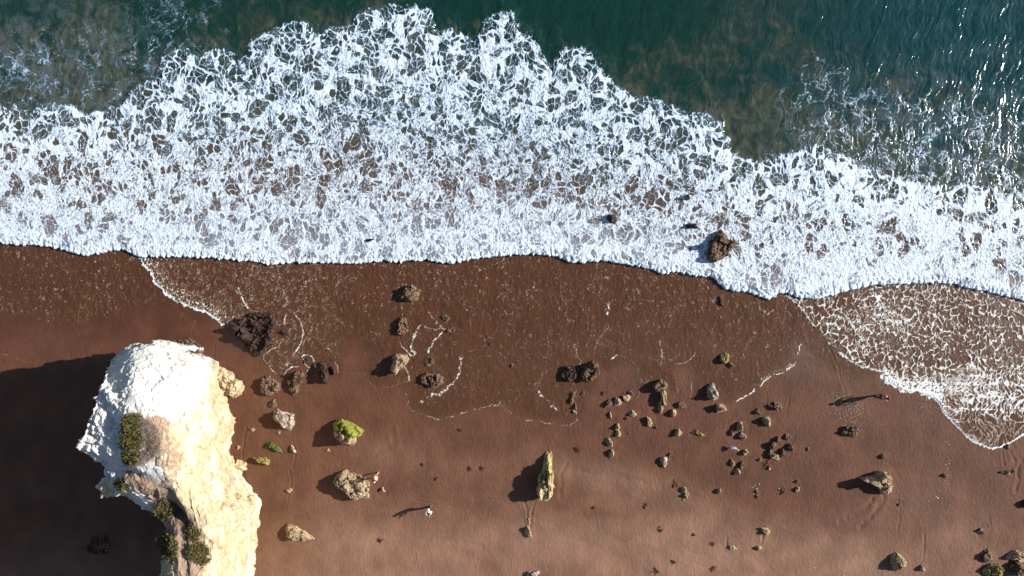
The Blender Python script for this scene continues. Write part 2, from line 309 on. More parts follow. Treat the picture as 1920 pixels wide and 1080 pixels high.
def sand_fields(X, Y):
    X = X.astype(f32); Y = Y.astype(f32); x, y = X/24, Y/24
    w1 = perlin(x*.25, y*.25, 203); n3 = perlin(x*1.1, y*1.1, 205)
    soft = fbm(x*.16 + .4*w1, y*.30 - .03*x, 4, 211, .5)
    # dryness: pale patches low on the beach
    def g(cx, cy, sx, sy, a=0):
        c, s = math.cos(a), math.sin(a); u = (X-cx)*c + (Y-cy)*s; v = -(X-cx)*s + (Y-cy)*c
        return np.exp(-(u/sx)**2 - (v/sy)**2)
    dry = .95*g(1260, 1000, 260, 75, .12) + .60*g(1110, 885, 150, 28, .25) + .95*g(700, 1075, 190, 62, 0) + .65*g(960, 1010, 260, 60, 0) + .55*g(640, 1000, 140, 100) + .6*g(1590, 1040, 90, 70) + .30*g(800, 870, 200, 60) + .5*g(1330, 1080, 260, 50) + .35*g(1790, 1000, 120, 60, .2) + .25*g(720, 850, 60, 40) + .25*g(1720,930,120,40,.3)
    dry = np.clip(dry*(.72 + .45*soft) + .16*soft*sst(780, 960, Y) + .35*sst(960, 1080, Y), 0, 1)
    dry = dry - .35*g(1120, 960, 110, 26, .25) - .25*g(1480, 930, 130, 30)
    dry = np.clip(dry, 0, 1)*sst(700, 860, Y)
    wet = sst(760, 560, Y + 26*w1 + 18*n3)
    tone = fbm(x*.5, y*.42, 4, 221, .55)
    warm = np.exp(-((X-520)/110)**2)*sst(650, 800, Y) * .7 + .5*soft
    z = .25*sst(500, 1100, Y) - .05*sst(620, 450, Y) + .035*soft + .014*fbm(x*.8, y*.5, 3, 231) - sst(430, -200, Y)*2.2
    rip = fbm(x*1.6 + y*.9, y*2.2 - x*.5, 3, 233)
    z = z + .006*rip
    return dry, wet, tone, warm, z
#FIELDS-END

# ================================================================ mesh helpers
def mesh_from(name, V, F, mat, smooth=True, attrs=None, parent=None):
    """V (n,3) float array, F (m,k) int array of quads or tris -> ONE linked mesh object"""
    me = bpy.data.meshes.new(name); V = np.asarray(V, f32); F = np.asarray(F, np.int32); k = F.shape[1]
    me.vertices.add(len(V)); me.vertices.foreach_set('co', V.ravel())
    me.loops.add(F.size); me.loops.foreach_set('vertex_index', F.ravel())
    me.polygons.add(len(F)); me.polygons.foreach_set('loop_start', np.arange(0, F.size, k, dtype=np.int32))
    me.polygons.foreach_set('use_smooth', np.full(len(F), smooth))
    for an, arr in (attrs or {}).items():
        a = me.attributes.new(an, 'FLOAT_COLOR', 'POINT'); c = np.ones((len(V), 4), f32); c[:, :arr.shape[1]] = arr
        a.data.foreach_set('color', c.ravel())
    me.update(calc_edges=True)
    if isinstance(mat, (list, tuple)):
        for m_ in mat: me.materials.append(m_)
    else: me.materials.append(mat)
    o = bpy.data.objects.new(name, me); col.objects.link(o); o.parent = parent
    return o
def tag(o, label=None, cat=None, group=None, kind=None):
    if label: o['label'] = label
    if cat: o['category'] = cat
    if group: o['group'] = group
    if kind: o['kind'] = kind
    return o
def empty(name, loc, rz=0):
    o = bpy.data.objects.new(name, None); o.location = loc; o.rotation_euler = (0, 0, rz); o.empty_display_size = .2; col.objects.link(o); return o
def axis(lo, hi, step, out_lo, out_hi, g=1.18):
    """coordinates dense in [lo,hi], growing geometrically out to the far bounds"""
    c = list(np.arange(lo, hi+step*.5, step))
    if out_hi > 50:                                  # a band of medium spacing each side for views from a step away
        c = list(np.arange(lo-19, lo-.02, .12)) + c + list(np.arange(c[-1]+.12, hi+19, .12)) if lo < -30 and hi > 30 else c
    s, v, L = step, c[0], []
    while v > out_lo: s *= g; v -= s; L.append(v)
    s, v, H = step, c[-1], []
    while v < out_hi: s *= g; v += s; H.append(v)
    return np.array(L[::-1] + c + H)
def grid_faces(nx, ny, keep=None):
    i = np.arange((ny-1)*(nx-1)); r, c = i//(nx-1), i % (nx-1); a = r*nx+c
    F = np.stack([a, a+1, a+nx+1, a+nx], 1)
    return F if keep is None else F[keep.ravel()[i] if keep.shape == (ny-1, nx-1) else keep]
def compact(V, F, attrs):
    used = np.zeros(len(V), bool); used[F.ravel()] = True; m = np.cumsum(used)-1
    return V[used], m[F], {k: a[used] for k, a in attrs.items()}
def W(px, py, z=0.0):
    """picture pixel + height above the datum -> world point"""
    k = (CAM_H-z)/CAM_H/PXM
    return np.array([(px-960)*k, (540-py)*k, z])

# ================================================================ node helpers
class NT:
    def __init__(s, name):
        s.m = bpy.data.materials.new(name); s.m.use_nodes = True; s.t = s.m.node_tree; s.t.nodes.clear()
        s.out = s.n('ShaderNodeOutputMaterial')
    def n(s, t, **kw):
        x = s.t.nodes.new(t)
        for k, v in kw.items(): setattr(x, k, v)
        return x
    def l(s, a, b): s.t.links.new(a, b)
    def val(s, x, inp):
        if isinstance(x, (int, float)): inp.default_value = x
        elif isinstance(x, (tuple, list)): inp.default_value = tuple(x) + ((1,) if len(x) == 3 and inp.type == 'RGBA' else ())
        else: s.l(x, inp)
    def math(s, op, a, b=0.0, clamp=False):
        x = s.n('ShaderNodeMath', operation=op); x.use_clamp = clamp; s.val(a, x.inputs[0]); s.val(b, x.inputs[1]); return x.outputs[0]
    def mix(s, fac, a, b, mode='MIX'):
        x = s.n('ShaderNodeMix', data_type='RGBA', blend_type=mode); s.val(fac, x.inputs[0]); s.val(a, x.inputs[6]); s.val(b, x.inputs[7]); return x.outputs[2]
    def mr(s, v, a, b, c=0.0, d=1.0, smooth=True):
        x = s.n('ShaderNodeMapRange'); x.interpolation_type = 'SMOOTHSTEP' if smooth else 'LINEAR'
        s.val(v, x.inputs[0])
        for i, q in zip((1, 2, 3, 4), (a, b, c, d)): s.val(q, x.inputs[i])
        return x.outputs[0]
    def noise(s, scale, detail=4, rough=.55, vec=None, dist=0.0, out='Fac'):
        x = s.n('ShaderNodeTexNoise'); x.inputs['Scale'].default_value = scale; x.inputs['Detail'].default_value = detail
        x.inputs['Roughness'].default_value = rough; x.inputs['Distortion'].default_value = dist
        if vec is not None: s.l(vec, x.inputs['Vector'])
        return x.outputs[out]
    def voro(s, scale, feature='F1', vec=None, out='Distance', rnd=1.0):
        x = s.n('ShaderNodeTexVoronoi', feature=feature); x.inputs['Scale'].default_value = scale; x.inputs['Randomness'].default_value = rnd
        if vec is not None: s.l(vec, x.inputs['Vector'])
        return x.outputs[out]
    def geo(s, o='Position'): return s.n('ShaderNodeNewGeometry').outputs[o]
    def obj(s): return s.n('ShaderNodeTexCoord').outputs['Object']
    def mapping(s, v, scale=(1, 1, 1), rot=(0, 0, 0)):
        x = s.n('ShaderNodeMapping'); s.l(v, x.inputs[0]); x.inputs['Scale'].default_value = scale; x.inputs['Rotation'].default_value = rot; return x.outputs[0]
    def attr(s, name):
        a = s.n('ShaderNodeAttribute'); a.attribute_name = name; sp = s.n('ShaderNodeSeparateColor'); s.l(a.outputs['Color'], sp.inputs[0])
        return sp.outputs[0], sp.outputs[1], sp.outputs[2], a.outputs['Alpha']
    def bump(s, h, strength=1.0, dist=.02, normal=None):
        b = s.n('ShaderNodeBump'); s.val(strength, b.inputs['Strength']); b.inputs['Distance'].default_value = dist; s.l(h, b.inputs['Height'])
        if normal is not None: s.l(normal, b.inputs['Normal'])
        return b.outputs[0]
    def bsdf(s, color, rough=.8, spec=.5, normal=None, **kw):
        b = s.n('ShaderNodeBsdfPrincipled'); s.val(color, b.inputs['Base Color']); s.val(rough, b.inputs['Roughness']); s.val(spec, b.inputs['Specular IOR Level'])
        if normal is not None: s.l(normal, b.inputs['Normal'])
        for k, v in kw.items(): s.val(v, b.inputs[k])
        return b.outputs[0]
    def done(s, sh): s.l(sh, s.out.inputs[0]); return s.m

def mat_sea():
    t = NT("sea_water_and_foam")
    foam, milk_sheen, sed, shal = t.attr('sea')
    p = t.geo()
    n1 = t.noise(1.2, 5, .6, t.mapping(p, (1, .6, 1)))
    xs = t.n('ShaderNodeSeparateXYZ'); t.l(p, xs.inputs[0])
    deep = t.mix(n1, (.002, .017, .012), (.007, .038, .028))
    deep = t.mix(t.mr(xs.outputs[0], 10, 36), deep, t.mix(n1, (.002, .022, .026), (.006, .050, .056)))
    brown = t.mix(t.mr(t.noise(1.7, 7, .66, t.mapping(p, (1, .62, 1), (0, 0, -.5)), .9), .34, .66), (.022, .032, .022), (.074, .080, .058))
    c = t.mix(sed, deep, brown)
    c = t.mix(shal, c, t.mix(t.noise(3., 4, .6, p), (.070, .044, .027), (.118, .072, .043)))
    c = t.mix(t.math('MULTIPLY', milk_sheen, .42), c, (.16, .22, .27))
    fcol = t.mix(t.mr(foam, .40, 1.0), t.mix(shal, (.20, .30, .42), (.28, .31, .37)), (.64, .73, .82))
    c = t.mix(t.mr(foam, .06, .66), c, fcol)
    rough = t.mr(foam, .1, .5, .10, .75)
    hb = t.math('ADD', t.math('MULTIPLY', t.noise(4.5, 5, .62, t.mapping(p, (1.3, .6, 1), (0, 0, .25))), t.mr(foam, 0, .4, .75, .25)), t.math('MULTIPLY', t.noise(30, 3, .6, p), t.mr(foam, .2, .8, .12, .35)))
    nb = t.bump(hb, .6, .035)
    return t.done(t.bsdf(c, rough, .5, nb))

def mat_wash():
    t = NT("thin_wash_water")
    foam, film, wet, _ = t.attr('wash')
    p = t.geo()
    nb = t.bump(t.noise(14, 4, .6, t.mapping(p, (1.2, .7, 1))), .5, .02)
    water = t.bsdf((.115, .052, .024), .24, .4, nb)
    fo = t.bsdf(t.mix(t.mr(foam, .25, .8), (.38, .30, .23), (.70, .74, .78)), .7, .3)
    tr = t.n('ShaderNodeBsdfTransparent').outputs[0]
    m1 = t.n('ShaderNodeMixShader'); t.l(t.math('MULTIPLY', film, .42), m1.inputs[0]); t.l(tr, m1.inputs[1]); t.l(water, m1.inputs[2])
    m2 = t.n('ShaderNodeMixShader'); t.l(t.mr(foam, .04, .6), m2.inputs[0]); t.l(m1.outputs[0], m2.inputs[1]); t.l(fo, m2.inputs[2])
    return t.done(m2.outputs[0])

def mat_sand():
    t = NT("beach_sand")
    dry, wet, tone, warm = t.attr('sand')
    p = t.geo()
    c = t.mix(dry, (.102, .040, .021), (.250, .136, .089))
    c = t.mix(wet, c, (.091, .034, .019))
    c = t.mix(t.math('MULTIPLY', warm, .5, True), c, (.120, .056, .028))
    c = t.mix(1.0, c, t.mr(tone, .3, .7, .82, 1.18, False), 'MULTIPLY')
    # grains, darker specks of weed and shell
    g = t.noise(55, 3, .7, p)
    c = t.mix(1.0, c, t.mr(g, .25, .75, .80, 1.22, False), 'MULTIPLY')
    sp = t.math('MULTIPLY', t.mr(t.voro(2.6, vec=p), .045, .02), t.mr(t.noise(.7, 2, .5, p), .52, .62))
    c = t.mix(sp, c, (.035, .018, .012))
    lines = t.mr(t.math('ABSOLUTE', t.math('SUBTRACT', t.noise(1.1, 3, .5, t.mapping(p, (1, .35, 1), (0, 0, .3))), .5)), 0, .010, 1, 0)
    c = t.mix(t.math('MULTIPLY', lines, t.mr(t.noise(.35, 2, .5, p), .5, .65, 0, .35)), c, (.055, .026, .018))
    hb = t.math('ADD', t.math('MULTIPLY', t.noise(17, 3, .6, p), .55), t.math('MULTIPLY', t.noise(5, 4, .6, t.mapping(p, (1, .55, 1), (0, 0, .5))), .9))
    hb = t.math('ADD', hb, t.math('MULTIPLY', t.mr(t.voro(3.2, vec=p), .02, .14), .35))
    nb = t.bump(hb, t.mr(wet, 0, 1, 1, .5), .045)
    return t.done(t.bsdf(c, t.mr(wet, 0, 1, .75, .34), t.mr(wet, 0, 1, .3, .5), nb))

def mat_rock(name, c1, c2, c3, rough=.85, algae=None, wetness=.2):
    t = NT(name); p = t.obj()
    n1 = t.noise(2.2, 6, .62, p); n2 = t.noise(9, 5, .65, p)
    c = t.mix(t.mr(n1, .35, .65), c1, c2)
    c = t.mix(t.mr(n2, .52, .70), c, c3)
    a_, b_, _, _ = t.attr('mark')
    if algae: c = t.mix(t.math('MULTIPLY', a_, t.mr(t.noise(7, 4, .7, p), .28, .46), True), c, t.mix(t.noise(16, 3, .7, p), algae[0], algae[1]))
    c = t.mix(t.mr(b_, 0, 1, 0, .75), c, (.018, .010, .008))     # crevices and the foot of the rock are coloured darker
    hb = t.math('ADD', t.math('MULTIPLY', n2, .8), t.math('MULTIPLY', t.noise(24, 3, .6, p), .25))
    nb = t.bump(hb, .8, .05)
    return t.done(t.bsdf(c, rough, .4, nb))

def mat_plain(name, c, rough=.8, var=.15):
    t = NT(name); n = t.noise(12, 3, .6, t.obj())
    cc = t.mix(1.0, c, t.mr(n, .2, .8, 1-var, 1+var, False), 'MULTIPLY')
    return t.done(t.bsdf(cc, rough, .3))

# ================================================================ 3-D noise for rocks (numpy)
def _h3(ix, iy, iz, seed):
    return _hash(ix + iz*np.int32(7919), iy - iz*np.int32(1013), seed)
def perlin3(P, seed=0):
    F = np.floor(P); I = F.astype(np.int32); d = (P-F).astype(f32); w = d*d*d*(d*(d*6-15)+10); r = 0
    for i in (0, 1):
        for j in (0, 1):
            for k in (0, 1):
                h = _h3(I[:, 0]+i, I[:, 1]+j, I[:, 2]+k, seed)
                gx = ((h & np.uint32(255)).astype(f32)/127.5-1); gy = (((h >> np.uint32(8)) & np.uint32(255)).astype(f32)/127.5-1); gz = (((h >> np.uint32(16)) & np.uint32(255)).astype(f32)/127.5-1)
                v = gx*(d[:, 0]-i)+gy*(d[:, 1]-j)+gz*(d[:, 2]-k)
                r = r + v*(w[:, 0] if i else 1-w[:, 0])*(w[:, 1] if j else 1-w[:, 1])*(w[:, 2] if k else 1-w[:, 2])
    return r
def fbm3(P, o=4, seed=0, gain=.5):
    s = 0; a = 1.; n = 0
    for i in range(o): s = s + a*perlin3(P, seed+i*31); n += a; P = P*2.07+5.1; a *= gain
    return s/n
def worley3(P, seed=0):
    F = np.floor(P); I = F.astype(np.int32); d = (P-F).astype(f32); F1 = np.full(len(P), 9, f32); F2 = F1.copy(); ID = np.zeros(len(P), f32)
    for i in (-1, 0, 1):
        for j in (-1, 0, 1):
            for k in (-1, 0, 1):
                h = _h3(I[:, 0]+i, I[:, 1]+j, I[:, 2]+k, seed)
                q = ((h & np.uint32(255)).astype(f32)/256+i-d[:, 0])**2 + (((h >> np.uint32(8)) & np.uint32(255)).astype(f32)/256+j-d[:, 1])**2 + (((h >> np.uint32(16)) & np.uint32(255)).astype(f32)/256+k-d[:, 2])**2
                m = q < F1; F2 = np.where(m, F1, np.minimum(F2, q)); F1 = np.where(m, q, F1); ID = np.where(m, (h >> np.uint32(24)).astype(f32)/255, ID)
    return np.sqrt(F1), np.sqrt(F2), ID
_ico = {}
def ico(s):
    if s not in _ico:
        bm = bmesh.new(); bmesh.ops.create_icosphere(bm, subdivisions=s, radius=1)
        _ico[s] = (np.array([v.co[:] for v in bm.verts], f32), np.array([[v.index for v in f.verts] for f in bm.faces], np.int32)); bm.free()
    return _ico[s]

# ================================================================ sand height with scour round the rocks
SCOUR = []      # filled from the rock tables: (px, py, radius px, depth m)
def sand_z(X, Y, z):
    z = z.copy()
    for cx, cy, r, dep in SCOUR:
        m = (np.abs(X-cx) < r*2.6) & (np.abs(Y-cy) < r*3.4)
        if not m.any(): continue
        dx = (X[m]-cx)/r; dy = (Y[m]-cy)/r; q = dx*dx+dy*dy
        z[m] -= dep*.35*np.exp(-((np.sqrt(q)-1.05)/.32)**2)
        z[m] += dep*.30*np.exp(-((dx/.55)**2 + ((dy+1.9)/.75)**2)) * 1.0      # ridge of sand trailing in the lee
    for pts, dep, w in GROOVES:
        P = np.array(pts); m = (X > P[:, 0].min()-12) & (X < P[:, 0].max()+12) & (Y > P[:, 1].min()-12) & (Y < P[:, 1].max()+12)
        if m.any():
            jx = 3.0*perlin(X[m]/22, Y[m]/22, 401); d = poly_dist(X[m]+jx, Y[m]+jx*.8, pts)
            z[m] -= dep*np.exp(-(d/w)**2)*(.5+.9*perlin(X[m]/9, Y[m]/9, 402)+.3) - dep*.45*np.exp(-((d-w*2.2)/w)**2)
    return z
GROOVES = [([(775,932),(800,940),(822,945),(860,946),(885,942),(905,936),(930,937),(960,934),(1000,930)],.022,1.3),([(790,905),(770,880),(782,872)],.012,1.2),([(545,880),(548,905),(543,930),(536,950)],.03,1.4),([(462,800),(458,835),(455,870),(460,900)],.03,1.8),([(550,820),(556,850),(548,875)],.02,1.4),
 ([(983,938),(989,955),(990,975)],.03,1.6),([(1002,940),(997,960),(993,985)],.03,1.8),([(1428,985),(1427,1005),(1425,1025)],.03,2.),([(1360,1002),(1361,1025)],.03,1.8),([(1682,925),(1684,960),(1680,1000)],.02,1.6),([(1655,930),(1640,960),(1610,985)],.035,4),([(1640,930),(1610,958),(1570,975)],.03,4),
 ([(1876,842),(1878,870)],.03,1.6),([(1893,845),(1900,872)],.03,1.8),([(1912,860),(1905,890),(1900,920)],.03,3),([(1850,960),(1855,990)],.02,1.6),([(1730,1000),(1728,1050)],.02,2),([(1535,600),(1570,690),(1585,740)],.012,1.5),([(1480,745),(1474,775),(1468,790)],.02,1.4),([(1435,735),(1440,760)],.02,1.4),
 ([(404,640),(402,665),(404,690)],.02,1.6),([(345,585),(338,615)],.015,1.3),([(366,600),(358,625),(352,645)],.015,1.3),([(640,870),(690,860),(740,830),(735,800)],.02,4),([(1060,870),(1052,890),(1050,930)],.02,3.5),([(1210,905),(1150,890),(1090,885)],.02,5),([(700,1000),(830,1010),(900,1020)],.012,4),([(0,640),(60,600),(120,580)],.012,2),([(10,655),(70,612),(130,590)],.012,2)]

# ================================================================ rocks
# (px, py, width px, height px, turn deg, height m, kind, label[, outline in px])
# kinds: d dark wet, b brown, t tan, g grey, a algae topped, y yellowish
ROCKS = [
 # --- large rocks, most with an outline of their own
 (482,626,70,80,0,1.25,'d','big dark maroon rock with three blunt corners standing where the left wash ends',[(440,612),(456,596),(478,588),(497,590),(511,586),(513,600),(511,620),(508,645),(502,654),(490,660),(478,667),(466,664),(456,650),(447,634)]),
 (531,625,23,13,12,.35,'d','small smooth black oval rock just right of the big maroon rock'),
 (1351,459,46,60,20,1.05,'b','tall brown pointed rock standing in the white surf with a blue shadow beside it',[(1331,486),(1326,470),(1333,452),(1343,438),(1353,425),(1360,432),(1366,446),(1378,456),(1370,466),(1368,480),(1358,490),(1344,490)]),
 (1297,424,30,13,5,.5,'d','flat dark rock awash in foam left of the tall surf rock'),
 (1291,369,12,15,0,.42,'b','small brown rock tip poking out of the foam above the flat dark one'),
 (1146,409,20,25,-25,.6,'d','dark red brown rock alone in the middle of the foam'),
 (690,452,24,12,-20,.35,'d','low black rock splashed by the foam above the centre left wash'),
 (1352,564,9,20,-18,.4,'d','thin dark rock touching the foam edge below the tall surf rock'),
 (771,549,37,40,0,.7,'b','dark brown boulder highest in the thin wash below the white foam',[(756,556),(752,562),(757,545),(764,532),(770,529),(778,536),(790,543),(788,553),(780,564),(770,568),(760,566)]),
 (755,611,23,34,8,.6,'b','dark oval rock in the wash below the highest boulder',[(744,626),(743,612),(746,600),(753,594),(762,598),(764,610),(766,622),(760,628),(750,629)]),
 (834,597,19,13,25,.3,'b','small brown rock in swirling wash, upper one of a slanted pair'),
 (848,617,20,17,35,.35,'b','brown knobby rock in swirling wash, lower one of a slanted pair'),
 (749,683,33,34,0,1.05,'t','pale tan craggy rock throwing a long pointed shadow across the wash',[(731,690),(736,674),(734,668),(745,665),(762,665),(765,674),(762,682),(756,688),(748,694),(742,700),(734,697)]),
 (805,677,27,24,0,.22,'b','low brown rock awash between the tan craggy rock and the knobby brown pile'),
 (808,712,48,38,10,.6,'b','wide brown pile of knobbly rock ringed by foam in the centre left wash',[(788,716),(790,704),(800,698),(812,702),(824,698),(833,708),(831,720),(820,724),(813,731),(800,722)]),
 (918,644,8,8,0,.18,'d','tiny dark stone with a foam tail in the centre of the wash'),
 (960,686,8,9,0,.2,'b','tiny lone brown stone where the centre wash thins out'),
 (1068,701,30,32,0,.75,'d','dark lumpy rock, left one of the joined pair in the centre wash',[(1050,704),(1056,690),(1066,685),(1076,688),(1082,697),(1078,712),(1068,718),(1060,714)]),
 (1106,702,40,46,15,.95,'b','dark craggy rock flecked with yellow, right one of the joined pair in the centre wash',[(1088,704),(1094,690),(1104,684),(1110,678),(1119,680),(1124,694),(1122,706),(1112,716),(1102,720),(1091,714)]),
 (504,725,38,38,0,.75,'b','round brown rock with tan veins below the big maroon rock',[(488,720),(492,709),(502,706),(514,711),(525,721),(522,733),(510,743),(498,745),(489,735)]),
 (553,719,34,48,10,.8,'b','dark rock with a bright tan streak right of the round veined one',[(540,728),(538,714),(548,704),(556,696),(566,696),(572,706),(565,716),(560,726),(557,742),(547,745)]),
 (606,700,24,44,-12,.85,'d','black upright slab of rock at the foot of the left wash',[(597,706),(595,690),(599,678),(608,678),(614,692),(616,708),(613,722),(604,714)]),
 (624,693,15,18,0,.45,'d','small black rock leaning against the black upright slab'),
 (575,677,10,14,-20,.22,'d','tiny black rock wrapped in a foam curl at the foot of the left wash'),
 (513,756,20,16,0,.28,'b','small brown stone lying between the round veined rock and the grey cluster'),
 (530,789,43,40,20,.75,'g','grey white lumpy cluster of rock on the sand right of the cliff',[(509,784),(511,772),(519,768),(528,773),(538,776),(548,778),(551,792),(545,808),(536,809),(526,800),(514,791)]),
 (474,805,11,8,0,.16,'t','tiny stone just left of and below the grey lumpy cluster'),
 (449,838,9,11,0,.16,'t','tiny tan stone close to the foot of the white cliff'),
 (523,811,8,6,0,.15,'g','tiny grey stone tucked under the grey lumpy cluster'),
 (512,837,32,20,32,.38,'m','small dark green algae covered rock shaped like a bean',[(497,838),(499,829),(508,827),(518,832),(526,840),(529,848),(520,847),(512,840),(503,840)]),
 (490,863,32,16,10,.38,'y','flat yellow green rock shaped like a wedge beside the white cliff',[(474,858),(486,856),(498,857),(506,862),(503,872),(494,872),(484,866)]),
 (549,842,12,22,-28,.35,'g','small narrow grey rock right of the green bean shaped one'),
 (652,813,58,50,0,1.3,'a','large tan boulder topped with bright yellow green algae',[(623,797),(630,790),(640,789),(652,794),(665,801),(679,810),(677,820),(668,825),(666,835),(658,838),(648,834),(640,833),(632,828),(626,816),(624,806)]),
 (616,844,8,7,0,.2,'t','tiny stone in the shadow of the algae topped boulder'),
 (658,910,64,52,0,1.0,'t','broad tan boulder crossed by the shadow of the person in the white shirt',[(625,906),(630,894),(642,886),(652,885),(668,888),(682,894),(688,906),(691,920),(688,934),(674,936),(662,938),(650,922),(640,916),(630,914)]),
 (717,919,11,12,0,.3,'t','tiny tan stone right of the broad tan boulder'),
 (544,918,13,10,0,.25,'t','small tan stone alone between the white cliff and the broad tan boulder'),
 (562,1001,56,26,22,.7,'t','long tan rock tapering to a tip at its right end near the bottom',[(534,988),(542,984),(556,988),(572,998),(589,1009),(590,1012),(578,1013),(562,1014),(548,1010),(536,1006)]),
 (1022,893,32,84,0,1.25,'s','tall narrow upright tan slab with yellow green streaks and a large black shadow',[(1021,858),(1028,851),(1033,853),(1036,862),(1037,878),(1039,892),(1039,912),(1036,926),(1030,932),(1024,934),(1012,933),(1008,926),(1009,914),(1014,900),(1018,880)]),
 (989,994,15,26,-12,.5,'t','small tan rock with a dark cleft below the tall upright slab'),
 (992,974,4,16,-8,.16,'t','thin sliver of pale stone just above the small cleft rock'),
 (998,1077,28,18,0,.5,'g','dark grey rock cut off by the bottom edge of the picture'),
 # --- cluster in the centre wash
 (1075,740,14,16,0,.30,'b','brown stone at the top of the short chain below the joined dark pair'),
 (1071,752,13,12,20,.28,'b','dark stone, second from the top in the short chain below the joined pair'),
 (1079,763,12,14,-10,.30,'b','tan brown stone, third from the top in the short chain below the joined pair'),
 (1076,773,10,9,0,.26,'t','pale stone at the bottom of the short chain below the joined pair'),
 (1093,737,8,12,20,.18,'b','thin dark stone right of the short chain below the joined pair'),
 (1141,757,17,16,0,.35,'b','brown rounded rock at the left end of the slanted row of four'),
 (1159,755,19,21,-20,.48,'t','tan ridged rock, second from the left in the slanted row of four'),
 (1173,745,20,15,25,.42,'t','tan wedge rock, third from the left in the slanted row of four'),
 (1183,737,11,12,0,.3,'b','small brown rock at the upper right end of the slanted row of four'),
 (1144,778,5,13,0,.25,'t','narrow little stone below the slanted row of four'),
 (1187,775,18,12,25,.38,'t','flat pale rock, larger of the two below the slanted row of four'),
 (1176,784,11,7,0,.2,'b','flat pale stone, smaller of the two below the slanted row of four'),
 (1216,789,12,22,-18,.42,'t','pointed tan rock standing between the flat pale rock and the long ridged slab'),
 (1230,802,6,6,0,.18,'b','tiny round stone under the pointed tan rock'),
 (1158,801,10,14,8,.42,'t','pale pointed rock, upper of two touching stones in the middle of the sand'),
 (1158,814,13,16,-5,.35,'t','lumpy tan rock, lower of two touching stones in the middle of the sand'),
 (1141,829,14,21,-20,.42,'t','tan pointed rock, upper one of the hourglass pair left of the middle sand stones'),
 (1147,852,13,19,-8,.45,'t','tan forked rock, lower one of the hourglass pair left of the middle sand stones'),
 (1179,812,5,4,0,.10,'b','speck of a stone right of the two touching middle stones'),
 (1238,723,25,30,10,.62,'b','dark brown craggy rock at the top of the long ridged slab',[(1222,727),(1228,718),(1238,711),(1246,713),(1253,722),(1250,732),(1240,736),(1228,734)]),
 (1246,747,15,34,-12,.72,'t','long ridged grey tan slab pointing down the beach',[(1239,731),(1246,730),(1251,738),(1251,750),(1251,760),(1246,762),(1242,752),(1239,742)]),
 (1239,764,9,28,-3,.5,'t','narrow upright rock just left of and below the long ridged slab'),
 (1263,775,16,14,0,.45,'t','tan rock with a pale tip right of the long ridged slab'),
 (1276,760,20,13,-10,.32,'b','dark forked rock above and right of the pale tipped one'),
 (1272,809,13,17,0,.45,'t','egg shaped tan rock below the long ridged slab'),
 (1300,810,9,6,0,.16,'b','tiny dark stone against the left end of the yellow rock'),
 (1309,812,23,10,14,.25,'y','long low yellow rock between the egg shaped rock and the tan triple pile'),
 (1360,671,22,22,0,.55,'y','rock with a yellow top in the wash above the grey pointed rock',[(1350,676),(1352,665),(1360,661),(1368,664),(1371,672),(1366,680),(1357,683)]),
 (1371,684,13,13,0,.4,'b','brown stone pressed against the lower right of the yellow topped rock'),
 (1337,736,24,34,-22,.7,'g','grey pointed rock shaped like a flame in the middle right sand',[(1328,744),(1326,730),(1332,720),(1338,718),(1343,727),(1346,738),(1350,748),(1342,751),(1335,750)]),
 (1352,764,19,19,0,.62,'t','blocky tan rock just below the grey flame shaped rock'),
 (1420,772,20,11,-8,.3,'b','low flat brown stone left of the long dark ledge'),
 (1454,761,30,14,22,.38,'b','long dark ledge of rock sunk in the sand near the curved foam line'),
 (1438,790,17,20,-10,.62,'t','blocky tan rock with a rounded shadow under the flat brown stone'),
 (1388,801,14,20,0,.5,'t','upper right stone of the tan triple pile'),
 (1392,817,15,13,20,.42,'t','lower right stone of the tan triple pile'),
 (1371,811,9,15,-8,.35,'b','left stone of the tan triple pile'),
 (1399,848,12,13,0,.42,'t','small round tan rock below the tan triple pile'),
 (1373,867,9,15,-10,.35,'t','left stone of the three that stand in a V'),
 (1390,871,9,16,12,.35,'b','right stone of the three that stand in a V'),
 (1383,882,14,13,-20,.35,'t','bottom stone of the three that stand in a V'),
 (1475,821,16,15,0,.42,'b','top right stone in the ring of rocks'),
 (1459,824,14,12,0,.38,'b','top stone in the ring of rocks'),
 (1447,834,13,15,0,.42,'b','upper left stone in the ring of rocks'),
 (1445,849,12,15,0,.42,'b','lower left stone in the ring of rocks'),
 (1454,855,20,14,10,.45,'t','bottom stone in the ring of rocks, the widest and palest'),
 (1468,849,14,16,0,.45,'b','lower right stone in the ring of rocks'),
 (1480,839,17,15,-20,.48,'b','outermost right stone in the ring of rocks'),
 (1424,862,9,8,0,.22,'t','small tan stone left of the red weed below the ring of rocks'),
 (1442,877,8,7,0,.2,'t','small pale stone under the red weed below the ring of rocks'),
 (1514,842,8,8,0,.18,'b','tiny dark stone alone right of the ring of rocks'),
 (1246,869,17,22,0,.48,'g','pale grey diamond shaped rock in the middle of the lower sand'),
 (1255,850,7,8,0,.2,'b','tiny stone above the pale grey diamond shaped rock, the upper one'),
 (1252,857,6,5,0,.15,'b','tiny stone touching the top of the pale grey diamond shaped rock'),
 (1281,919,12,13,-20,.32,'t','upper stone of the leaning pair on the lower sand'),
 (1286,928,11,13,-25,.32,'t','lower stone of the leaning pair on the lower sand'),
 (1281,936,6,5,0,.14,'g','crumb of stone under the leaning pair on the lower sand'),
 (1347,921,12,12,0,.34,'t','small round tan stone right of the leaning pair'),
 (1418,922,7,8,0,.2,'b','small dark stone, upper of two left of the tiny shell scatter'),
 (1418,931,8,8,0,.2,'b','small dark stone, lower of two left of the tiny shell scatter'),
 (1435,994,20,14,0,.28,'t','flat pale stone low on the beach, the larger of two near each other'),
 (1421,1027,14,11,0,.26,'t','flat pale stone low on the beach, the smaller of two near each other'),
